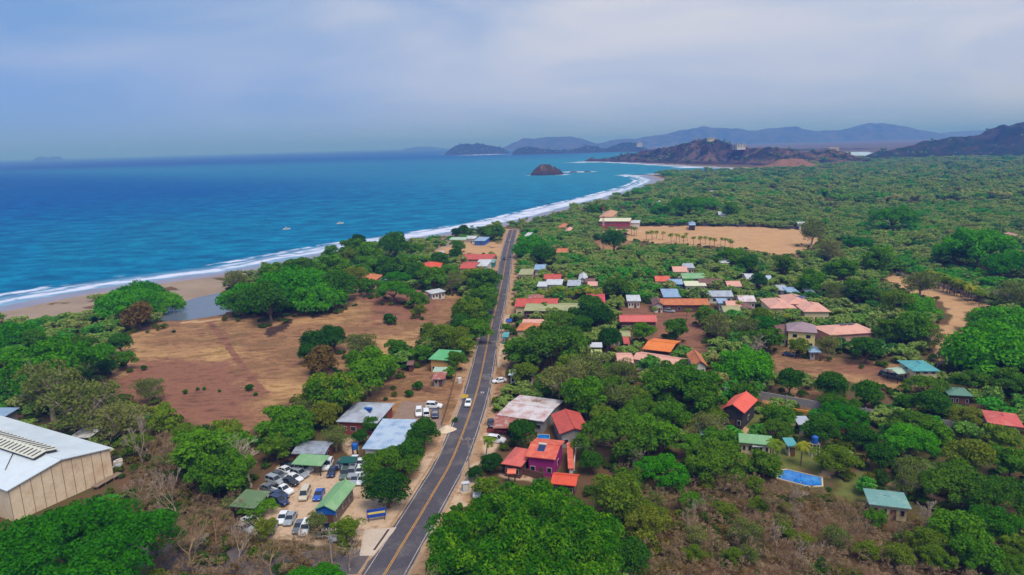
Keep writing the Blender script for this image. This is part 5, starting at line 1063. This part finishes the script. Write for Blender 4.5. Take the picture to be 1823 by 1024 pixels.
lib('W', m='N', n_=2, nl=18, nq=2600, ls=.06, fork=.2, rt=.05, limbs=8, base='S', twigs=6, nbias=.3)
lib('S', m='R', n_=3, nl=16, nq=1800, ls=.085, fork=.2, rt=.05, limbs=4)
LIB['HERO'] = []
for sd, mk_, nq in ((901, 'U', 70000), (905, 'UD', 60000)):
    cm, c = crown_mesh('U', sd, 170, nq, .0155, LM[mk_]); LIB['HERO'].append((limb_mesh(c, .32, .045, 24, sd, BARK), cm))
LIB['N'] = [tuple(bare_mesh(40 + i, 5, PALEBARK if i < 2 else TWIG)) for i in range(5)]
LIB['C'] = [palm_meshes(i) for i in range(4)]
CZ = dict(U=.72, UD=.72, O=.72, R=.9, B=.95, Y=.95, P=.95, D=.55, S=.5, W=.5, N=1.2, HERO=.72, C=1.0)
NAME = dict(W='dry_shrub', D='broad_tree', U='umbrella_tree', UD='umbrella_tree', O='umbrella_tree', R='round_tree', B='bushy_tree', Y='olive_tree', P='sparse_tree', S='shrub', N='leafless_tree', C='palm_tree')
NAME['Y'] = 'yellow_green_tree'
DESC = dict(W='wide brown leafless bush', D='dense deep green domed tree', U='bright green spreading tree', UD='deep green spreading tree', O='olive green spreading tree', R='dense dark green round tree', B='bushy mid green tree', Y='feathery yellow green tree', P='half bare pale tree', S='small dark green shrub', N='leafless grey brown tree', C='coconut palm')
TREES = []; KEEP = []
trng = random.Random(11)
def put_tree(kind, p, R, label=None, variant=None, pxy=None, group=None, zs=None):
    v = LIB[kind]; tr, cm = v[variant if variant is not None else trng.randrange(len(v))]
    nm = NAME[kind] if kind in NAME else 'umbrella_tree'
    rz = trng.uniform(0, 6.28)
    r = thing(nm, label, 'palm' if kind == 'C' else 'shrub' if kind in 'SW' else 'tree', (p[0], p[1], H(p[0], p[1])), rz, group)
    z = zs or trng.uniform(.88, 1.12)
    for nm_, me in (('trunk', tr), ('crown', cm)):
        o = link(nm_, me, r); o.scale = (R, R, R * z)
        if kind == 'N': o.scale = (R, R, R * z * 1.0)
    TREES.append((p[0], p[1], R * (.85 if kind != 'C' else .3)))
    if not label: pend(r, DESC[kind], pxy=pxy or proj((p[0], p[1], CZ.get(kind, 1) * R))[:2])
    return r
def tree(cx, cy_, w, kind, label=None, variant=None, zs=None):
    if kind == 'C':
        k = w / 4.0; R = 1; p = G(cx, cy_, 6.0)
        for _ in range(3):
            D = proj((p[0], p[1], 6))[2]; R = (w / 2 * D / FPX) / 2.6; p = G(cx, cy_, 6.8 * R)
        return put_tree(kind, p, R, label, pxy=(cx, cy_), zs=1.0)
    key = 'UD' if kind == 'HERO' else kind
    p = G(cx, cy_); R = 5
    for _ in range(8):
        D = proj((p[0], p[1], 0))[2]; R = w / 2 * D / FPX; p = G(cx, cy_, CZ[kind] * R)
    return put_tree(kind, p, R, label, variant, (cx, cy_), zs=zs)
tree(948, 962, 345, 'HERO', 'giant bright green tree filling the bottom beside the road', 0); tree(125, 985, 345, 'HERO', 'giant deep green tree in front of the warehouse wall', 1)
man = '''U 95 640 190|D 15 598 110|D 225 532 118|D 250 522 104|D 282 537 86|W 247 566 86|R 214 610 50|B 222 640 42|P 85 690 130|P 150 718 135|P 215 745 110|B 292 748 70|B 362 800 135|B 402 768 60|B 385 842 105|N 278 800 120|N 312 872 100|N 245 782 90|N 335 955 120|N 440 812 105|N 250 860 70
B 504 742 100|B 521 768 85|P 561 722 70|B 596 697 105|B 492 793 66|B 402 790 95|B 412 838 90|R 562 606 62|R 595 604 55|R 550 628 48|W 572 645 84|B 655 655 110|B 690 650 60|B 592 692 110|P 553 715 66|B 708 619 48|B 752 626 48|S 693 568 34|U 702 516 66|Y 746 552 32|B 744 530 46
B 838 556 72|B 856 530 60|Y 820 595 48|Y 790 602 66|Y 762 583 30|B 862 498 66|B 842 490 56|B 868 518 44|P 803 500 50|D 450 520 125|D 515 510 150|D 565 525 105|D 490 530 100|D 545 500 110|R 600 508 80|R 432 535 70|R 480 540 80|B 592 476 66|B 640 486 46|Y 632 492 60|B 655 508 44|B 530 480 70|B 480 480 60|P 420 498 46|R 700 440 60|B 655 450 66|Y 620 458 50|B 740 440 36
B 720 470 60|R 690 478 50|B 660 468 60|R 740 486 46|B 772 496 56|B 800 480 40|R 782 462 40|B 625 440 50|R 810 452 30|B 590 448 40|R 640 430 30
D 946 438 76|R 968 452 50|O 982 604 140|B 925 625 70|B 966 549 28|R 1054 556 60|R 1028 562 48|R 1070 566 56|R 1046 537 34|B 901 583 22|B 1145 590 46|B 1203 583 56|Y 934 660 62|P 1010 672 110|P 1048 655 90|B 1098 505 60|B 1200 664 80|D 1326 646 112|B 1368 603 56|Y 1357 560 48|P 1280 580 62|P 1326 580 56|B 1252 564 40
B 1242 684 84|B 1180 686 84|R 1406 682 56|R 1480 688 66|R 1542 703 58|R 1612 716 44|R 1660 718 66|O 1648 682 72|R 1543 620 64|P 1476 616 50|Y 1423 615 44|D 1795 620 205|D 1790 566 120|D 1630 542 82|Y 1597 538 60|B 1626 582 80|P 1657 598 60|B 1583 588 60|P 1487 516 52|N 1668 634 44
B 1250 706 90|B 1388 737 64|R 1463 764 70|P 1263 758 68|O 1276 814 115|B 1182 778 66|B 1194 732 80|C 1388 789 34|C 1428 791 32|R 1538 778 58|R 1568 812 64|B 1674 772 70|Y 1722 737 58|Y 1727 812 106|O 1708 856 124|O 1768 882 116|B 1708 937 104|B 1806 972 60|P 1616 856 62|B 1800 820 76|B 1782 776 66
R 874 822 50|R 845 842 34|C 864 782 30|O 1095 772 128|Y 1098 884 112|N 1143 816 52|R 1052 824 46|R 922 766 38|R 948 757 26|B 1154 768 96|B 1044 700 100|N 956 722 34|R 754 770 68|R 727 812 66|O 692 818 104|R 688 866 90|R 640 778 32|R 660 756 40|R 676 748 34|P 596 776 60|U 458 898 60|S 729 700 25|S 743 688 26|Y 615 938 60|S 810 748 14
S 257 655 17|S 330 698 14|S 352 693 10|S 364 692 10|S 391 696 9|S 443 690 24|S 455 702 12|S 309 590 10|S 460 572 8|S 700 655 22|S 722 653 22|B 810 640 48|B 798 660 30|B 815 436 30|B 835 410 26|B 860 409 30|R 824 412 24|B 884 410 34|R 812 416 22|B 870 417 24|U 1225 366 66|U 1175 372 40|U 1062 372 40|R 1092 428 48|B 1300 370 40|UD 1258 360 50
C 752 428 10|C 840 402 8|C 932 392 9|C 938 388 8|C 950 390 8|C 957 391 8|U 1590 386 80|UD 1745 440 120|U 1700 448 80|UD 1530 430 50|P 1445 412 56|P 1480 440 60|B 1565 455 70|P 1640 500 70|B 1500 480 60|UD 1800 470 90|P 1800 525 70|B 1530 515 60|O 1560 525 50|B 1440 500 60|B 1400 470 50|R 1350 500 36|R 1330 470 44|U 1300 455 50
B 30 640 60|R 190 655 40|B 60 600 60|B 140 610 60|P 265 690 60|Y 330 770 60|N 200 800 40|N 420 960 80|N 380 930 70|N 480 985 80|Y 470 940 50|P 560 930 50|N 620 985 60|B 814 906 34|Y 1150 930 90|N 1110 830 50|B 1120 740 60|B 1745 985 92|Y 1640 965 56|B 1560 922 44|Y 1290 905 46|O 1800 1010 80|B 1680 1000 50|Y 1430 960 40|B 1230 890 50|B 846 588 56|B 828 612 50|B 858 566 46|B 850 545 50|Y 812 612 40|B 868 540 40|B 872 500 40|B 820 560 50|P 640 610 66|B 640 640 60|B 1070 735 60|B 1090 690 60|B 1140 700 50|P 1110 660 70|B 1010 630 50|B 1060 660 46'''
for row in man.replace('\n', '|').split('|'):
    k, x, y, w = row.split(); tree(float(x), float(y), float(w), k)
# rows of palms
for i, (x, y) in enumerate([(1111, 407), (1124, 404), (1129, 405), (1133, 406), (1151, 413), (1161, 412), (1169, 412), (1180, 413), (1195, 417), (1204, 417), (1210, 418), (1217, 420), (1224, 416), (1235, 422), (1247, 422), (1256, 422), (1264, 424), (1272, 425), (1283, 424), (1291, 425), (1300, 427), (1304, 430)]):
    tree(x, y, 10 + (i % 3), 'C')
for i in range(21):
    t = i / 20; tree(1657 + 92 * t + trng.uniform(-2, 2), 484 + 36 * t + trng.uniform(-3, 2), 18 + trng.uniform(-2, 3), 'C')
for i in range(20):
    t = i / 19; tree(962 + 105 * t, 517 + trng.uniform(-5, 6), 14 + trng.uniform(-2, 4), 'C')
for x, y in ((1085, 500), (1095, 515), (1108, 498), (1115, 512), (1098, 487), (1120, 490), (1130, 508), (1078, 512), (1105, 530), (1222, 552), (1166, 548), (1010, 395), (985, 378), (970, 386), (926, 400), (1316, 538), (1400, 560), (1122, 640), (545, 470), (470, 468), (760, 456)): tree(x, y, 15 if y > 450 else 9, 'C')

# ---- places that stay open: roofs, road, fields as points (pixel, depth) that filler trees must not hide
def sample_poly(pts, step):
    a = np.array(pts, float); xs = np.arange(a[:, 0].min(), a[:, 0].max(), step); ys = np.arange(a[:, 1].min(), a[:, 1].max(), step * .6); g_ = np.array([(x, y) for x in xs for y in ys])
    return g_[sdist(g_, a) > 0] if len(g_) else g_
KV = []
for c, hw, hd, rz, h in FOOT:
    u_ = np.array([math.cos(rz), math.sin(rz)]); v_ = np.array([-u_[1], u_[0]])
    for a in (-.5, 0, .5):
        q = c + u_ * hw * a + v_ * hd * .15; KV.append((*proj((q[0], q[1], h + .5)), .9 if np.linalg.norm(c) < 230 else .5))
for x, y in ((30, 905), (60, 893), (110, 878), (160, 860), (965, 818), (952, 826), (978, 822), (1425, 598), (1440, 600), (1315, 740), (1325, 745), (1240, 660), (1630, 668), (1580, 903), (1345, 790), (1455, 800), (1010, 755), (945, 740), (1290, 712), (1350, 715), (1430, 732), (1550, 748), (1024, 815), (795, 658), (785, 672), (480, 848), (434, 940)):
    KV.append((x, y, proj(G0(x, y))[2], 1.6))
for q in rcs[::5]:
    for s in (-5, 0, 5): KV.append((*proj((q[0] + s, q[1], 0)), 2.0))
for pts, wt in [([(185, 640), (235, 588), (400, 558), (640, 522), (830, 528), (812, 560), (745, 602), (640, 660), (500, 722), (440, 765), (330, 745), (185, 685)], .9), ([(1125, 403), (1440, 410), (1470, 430), (1395, 457), (1330, 442), (1200, 434), (1108, 427)], 1.2), ([(1570, 497), (1600, 487), (1765, 545), (1712, 585), (1700, 625), (1650, 640), (1690, 570), (1620, 512)], 1.2), ([(764, 453), (805, 430), (882, 431), (886, 454)], 1.2),
    ([(600, 700), (690, 668), (770, 655), (835, 690), (815, 745), (700, 760)], 1.2), ([(1365, 640), (1420, 622), (1600, 648), (1625, 690), (1480, 672)], 1.2), ([(1110, 548), (1250, 550), (1260, 620), (1140, 600)], 1.0), ([(455, 900), (480, 845), (640, 832), (735, 925), (660, 965), (470, 955)], 1.6), ([(318, 541), (393, 521), (405, 560), (318, 570)], 1.2), ([(1384, 838), (1464, 838), (1464, 866), (1384, 852)], 2), ([(862, 760), (905, 745), (905, 790), (862, 800)], 2)]:
    for x, y in sample_poly(pts, 11): KV.append((x, y, G0(x, y) @ fw * 0 + proj(G0(x, y))[2], wt))
for x, y in coast_px[:16]: KV.append((x, y - 3, proj(G0(x, y))[2], 2.0)); KV.append((x, y + 5, proj(G0(x, y))[2], 2.0))
KV = np.array(KV)
def hides(p, R, cz, lim=1.5):
    x, y, D = proj((p[0], p[1], cz * R)); rp = R * FPX / D
    m_ = (KV[:, 2] > D - 2) & (((KV[:, 0] - x) / rp) ** 2 + ((KV[:, 1] - y) / (rp * .9)) ** 2 < 1.0)
    return KV[m_, 3].sum() > lim
OPENB = poly_px([(0, 556), (170, 538), (330, 500), (402, 488), (402, 520), (322, 536), (305, 552), (180, 566), (0, 588)])
ALLDRY = POLY['dry'] + POLY['straw'] + POLY['gravel'] + POLY['lot'] + [POLY['red'][2], POLY['red'][1]]
SCRUB = [poly_px(q) for q in ([(1135, 872), (1250, 858), (1380, 872), (1520, 905), (1640, 935), (1720, 985), (1900, 1000), (1960, 1150), (1050, 1150), (1130, 1010)], [(225, 770), (300, 745), (340, 830), (420, 905), (470, 965), (620, 975), (560, 1075), (300, 1100), (270, 900)])]
def open_land(P, margin=2.0):
    P = np.asarray(P); ok = sdist(P, land) > 32 + 6 * np.sin(P[:, 1] * .05) + 14 * (P[:, 0] < -150)
    ok &= sdist(P, rcs[::4], False) > 7.5; ok &= sdist(P, sidel[::4], False) > 5; ok &= sdist(P, lagoon) < -3
    for q in ALLDRY + [OPENB]: ok &= sdist(P, q) < -margin
    for c, hw, hd, rz, h in FOOT:
        d = P - c; a = abs(d[:, 0] * math.cos(rz) + d[:, 1] * math.sin(rz)); b = abs(-d[:, 0] * math.sin(rz) + d[:, 1] * math.cos(rz)); ok &= ~((a < hw + 2) & (b < hd + 2))
    return ok
def in_view(P, pad=60, z=6):
    q = np.column_stack([P, np.full(len(P), z)]) - np.array([0, 0, HC]); D = q @ fw; x = PW / 2 + FPX * (q @ cr) / D; y = PH / 2 - FPX * (q @ cu) / D
    return (D > 20) & (x > -pad) & (x < PW + pad) & (y < PH + 90)
def jgrid(x0, x1, y0, y1, s, seed):
    r = np.random.default_rng(seed); X, Y = np.meshgrid(np.arange(x0, x1, s), np.arange(y0, y1, s)); P = np.stack([X.ravel(), Y.ravel()], 1); return P + r.uniform(-.45, .45, P.shape) * s
# ---- filler trees
FOREST = []
P = np.vstack([jgrid(-330, 620, 88, 700, 7.4, 3)]); P = P[in_view(P, 260)]; P = P[open_land(P)]
P = P[np.max([sdist(P, q) for q in SCRUB], axis=0) < 1.5]
TA = np.array(TREES); order = np.argsort(np.linalg.norm(P, axis=1)); taken = list(map(tuple, TA)); cand = []
TX, TY, TR = [np.array(a) for a in zip(*taken)]
P2 = jgrid(-330, 620, 150, 660, 4.6, 4); P2 = P2[in_view(P2, 260)]; P2 = P2[open_land(P2, .5)]; P2 = P2[np.max([sdist(P2, q) for q in SCRUB], axis=0) < 1.5]
kinds = ['B'] * 9 + ['R'] * 4 + ['O'] * 3 + ['P'] * 4 + ['Y'] * 2 + ['UD'] * 2 + ['U'] + ['N'] * 2
for i in order:
    p = P[i]; k = trng.choice(kinds); R = trng.uniform(3.0, 5.4) * (1.35 if k in ('U', 'UD', 'O') else 1)
    if p[1] < 170: R *= .85
    d = np.hypot(TX - p[0], TY - p[1])
    if (d < (TR + R) * .66).any(): continue
    if hides(p, R, CZ[k]): 
        R *= .55
        if hides(p, R, CZ[k], 1.0): continue
    TX, TY, TR = np.append(TX, p[0]), np.append(TY, p[1]), np.append(TR, R * .85)
    cand.append((R / np.linalg.norm(p), k, p, R))
for p in P2[RNG.permutation(len(P2))]:
    k = trng.choice(kinds[:-4]); R = trng.uniform(2.5, 4.2); d = np.hypot(TX - p[0], TY - p[1])
    if (d < (TR + R) * .62).any() or hides(p, R, CZ[k], 1.0): continue
    TX, TY, TR = np.append(TX, p[0]), np.append(TY, p[1]), np.append(TR, R * .85); cand.append((R / np.linalg.norm(p), k, p, R))
n_tree = sum(1 for o in S.objects if o.parent is None and o.get('category') == 'tree')
cand.sort(key=lambda q: -q[0] * (1.0 if in_view(np.array([q[2]]), 15)[0] and proj((q[2][0], q[2][1], 5))[1] < 1030 else .01)); NIND = max(0, 296 - n_tree)
for _, k, p, R in cand[:NIND]: put_tree(k, p, R)
for _, k, p, R in cand[NIND:]: FOREST.append((p[0], p[1], R, dict(B=0, R=3, O=2, P=4, Y=1, UD=2, U=2, N=4)[k]))
# ---- the far wood
P = jgrid(-120, 2400, 560, 1960, 9.4, 5); r_ = np.linalg.norm(P, axis=1); P = P[(r_ > 560) & (P[:, 1] < np.where(P[:, 0] > .43 * P[:, 1], 1950, 1560 - .05 * P[:, 0]))]; P = P[in_view(P, 40)]; P = P[(P[:, 1] >= 700) | (P[:, 0] > 620) | (P[:, 0] < -330)]
P = P[sdist(P, hf, False) > 120] if len(P) else P
P = P[open_land(P)]; rr = np.linalg.norm(P, axis=1); P = P[RNG.random(len(P)) < np.clip(1.25 - rr / 2600, .35, 1)]
gap = np.array([mnoise.noise(Vector((x * .022, y * .022, 5))) for x, y in P]); P = P[gap < .42]; big = RNG.random(len(P))
for p, b in zip(P, big):
    R = (4.0 + 4.2 * RNG.random() ** 1.4) * (1.6 if b > .92 else 1.0)
    if np.linalg.norm(p) < 900 and hides(p, R, 1.0, 2.5): continue
    FOREST.append((p[0], p[1], R, 2 if b > .86 else int([0, 1, 4, 3, 2, 4, 0][int((mnoise.noise(Vector((p[0] * .012, p[1] * .012, 1))) * .8 + RNG.random()) * 3.5) % 7])))
hidden = bpy.data.collections.new('plant_shapes'); hidden_far = bpy.data.collections.new('far_plant_shapes'); hidden_twig = bpy.data.collections.new('twig_shapes')
def shape(coll, i, me): o = bpy.data.objects.new('%02d_plant_shape' % i, me); coll.objects.link(o); return o
sh_i = 0
for base, nl, nq, ls, m in (('B', 24, 1300, .10, 'F'), ('B', 22, 1100, .105, 'F'), ('U', 34, 1700, .075, 'F'), ('R', 24, 1200, .11, 'F'), ('B', 26, 800, .10, 'F'), ):
    cm, c = crown_mesh(base, 600 + sh_i, nl, nq, ls, LM[m]); shape(hidden, sh_i, cm); sh_i += 1
for i, (base, nl, nq, ls) in enumerate((('S', 12, 420, .15), ('S', 9, 380, .16), ('S', 14, 420, .14))):
    cm, c = crown_mesh(base, 700 + i, nl, nq, ls, LM['G']); shape(hidden_far, i, cm)
for i in range(4):
    t_, c_ = bare_mesh(80 + i, 5, TWIG, .85, r0=.03, up=.10, rmin=.009); shape(hidden_twig, i, c_)
cm, c = crown_mesh('S', 720, 12, 160, .09, LM['N'], nbias=.2); shape(hidden_twig, 4, cm)
cm, c = crown_mesh('S', 721, 10, 260, .085, LM['G'], nbias=.4); shape(hidden_twig, 5, cm)
def scatter(name, label, coll, pts, zscale=1.0):
    """one object: a cloud of points that carries a plant shape on every point"""
    a = np.array(pts, float); me = bpy.data.meshes.new(name); me.vertices.add(len(a)); z = Hv(a[:, :2]) if a.shape[1] == 4 else a[:, 4]
    me.vertices.foreach_set('co', np.column_stack([a[:, :2], z]).astype(np.float32).ravel())
    r = np.random.default_rng(len(a))
    at = me.attributes.new('scl', 'FLOAT_VECTOR', 'POINT'); sc = np.column_stack([a[:, 2] * r.uniform(.85, 1.2, len(a)), a[:, 2] * r.uniform(.85, 1.2, len(a)), a[:, 2] * r.uniform(.7, 1.15, len(a)) * zscale]); at.data.foreach_set('vector', sc.astype(np.float32).ravel())
    at = me.attributes.new('idx', 'INT', 'POINT'); at.data.foreach_set('value', a[:, 3].astype(np.int32))
    at = me.attributes.new('rot', 'FLOAT_VECTOR', 'POINT'); at.data.foreach_set('vector', np.column_stack([np.zeros(len(a)), np.zeros(len(a)), r.uniform(0, 6.28, len(a))]).astype(np.float32).ravel())
    o = link(name, me); tag(o, label, None, None, 'stuff')
    ng = bpy.data.node_groups.new(name, 'GeometryNodeTree'); ng.interface.new_socket('Geometry', in_out='INPUT', socket_type='NodeSocketGeometry'); ng.interface.new_socket('Geometry', in_out='OUTPUT', socket_type='NodeSocketGeometry')
    n, l = ng.nodes, ng.links; gi, go = n.new('NodeGroupInput'), n.new('NodeGroupOutput'); ip = n.new('GeometryNodeInstanceOnPoints'); ci = n.new('GeometryNodeCollectionInfo'); ci.inputs[0].default_value = coll; ci.inputs[1].default_value = True; ci.inputs[2].default_value = True
    def na(nm, t): q = n.new('GeometryNodeInputNamedAttribute'); q.data_type = t; q.inputs[0].default_value = nm; return q.outputs[0]
    l.new(gi.outputs[0], ip.inputs['Points']); l.new(ci.outputs[0], ip.inputs['Instance']); ip.inputs['Pick Instance'].default_value = True
    l.new(na('idx', 'INT'), ip.inputs['Instance Index']); l.new(na('scl', 'FLOAT_VECTOR'), ip.inputs['Scale'])
    er = n.new('FunctionNodeEulerToRotation'); l.new(na('rot', 'FLOAT_VECTOR'), er.inputs[0]); l.new(er.outputs[0], ip.inputs['Rotation']); l.new(ip.outputs[0], go.inputs[0])
    md = o.modifiers.new('scatter', 'NODES'); md.node_group = ng
    return o
print('trees', n_tree, 'cand', len(cand), 'forest', len(FOREST))
scatter('forest', 'continuous green and olive forest covering the plain to the hills', hidden, FOREST, .8)
# ---- undergrowth below the trees, and the brown thicket
P = jgrid(-330, 560, 80, 560, 3.6, 8); P = P[in_view(P, 200, 1)]; P = P[open_land(P, 1.0)]; P = P[np.max([sdist(P, q) for q in SCRUB], axis=0) < 0]
UG = []
for p in P:
    if RNG.random() < (.62 if p[1] < 300 else .35):
        R = RNG.uniform(.7, 2.0)
        UG.append((p[0], p[1], R, RNG.integers(0, 3)))
for x, y, R in zip(TX, TY, TR):
    if R < 2.5: continue
    for k in range(int(R * 1.3)):
        a = RNG.uniform(0, 6.28); q = R * RNG.uniform(.5, 1.15); UG.append((x + q * math.cos(a), y + q * math.sin(a), RNG.uniform(.8, 1.9), RNG.integers(0, 3)))
_u = np.array([u_[:2] for u_ in UG]); _k = (sdist(_u, rcs[::4], False) > 6) & (sdist(_u, land) > 30) & (sdist(_u, lagoon) < -1)
for q in POLY['gravel'] + POLY['lot']: _k &= sdist(_u, q) < -1
UG = [u_ for u_, k in zip(UG, _k) if k]
scatter('undergrowth', 'low green and brown undergrowth beneath the trees', hidden_far, UG)
SC = []
P = np.vstack([jgrid(-130, 190, 60, 160, 1.9, 9)]); P = P[np.max([sdist(P, q) for q in SCRUB], axis=0) > -1.0]
for p in P:
    if np.hypot(TX - p[0], TY - p[1]).min() < 1.5 or any(abs(p[0] - c[0]) < hw + 2 and abs(p[1] - c[1]) < hd + 2 for c, hw, hd, rz, h in FOOT if h < 1): continue
    SC.append((p[0], p[1], RNG.uniform(1.2, 2.9), int(RNG.choice([0, 1, 2, 3, 0, 1, 2, 3, 4, 4, 5, 5, 3]))))
scatter('dry_scrub', 'brown leafless thicket covering the bottom of the view', hidden_twig, SC, .75)
for q, n_ in ((SCRUB[0], 42), (SCRUB[1], 14)):
    lo, hi = q.min(0), q.max(0); k = 0
    while k < n_:
        p = np.array([trng.uniform(lo[0], hi[0]), trng.uniform(lo[1], hi[1])])
        if sdist(p[None], q)[0] < 1 or not in_view(p[None], 10)[0] or p[1] < 92: continue
        x, y, D = proj((p[0], p[1], 0)); 
        if y > 1035 or hides(p, 2.5, 1.2, 1.0): continue
        put_tree(trng.choice(['N', 'N', 'N', 'P', 'Y']), p, trng.uniform(1.8, 3.4)); k += 1
HT = [(v[0], v[1], RNG.uniform(2.5, 5.5) * (.4 if np.hypot(v[0], v[1]) < 1650 else 1 + np.hypot(v[0], v[1]) / 9000), int(RNG.choice([0, 1, 3])), v[2] - 1) for v in HILLTREES]
scatter('hillside_trees', 'scattered dark trees on the slopes of headland and hills', hidden, HT)

# ------------------------------------------------------------------ haze
hz = MB(); hz.box(0, 30000, -9, 150000, 66000, 345); hm, n, l = newmat('haze_air')
out = N(n, 'ShaderNodeOutputMaterial'); pv = N(n, 'ShaderNodeVolumePrincipled'); pv.inputs['Density'].default_value = HAZE['density']; pv.inputs['Color'].default_value = HAZE['color']; pv.inputs['Anisotropy'].default_value = 0.0; pv.inputs['Absorption Color'].default_value = (0.56, 0.66, 1, 1)
l.new(pv.outputs[0], out.inputs['Volume'])
o = hz.build('haze', hm); tag(o, kind='stuff', label='pale blue haze over the far sea and hills')
finish_labels()
bpy.context.view_layer.update()
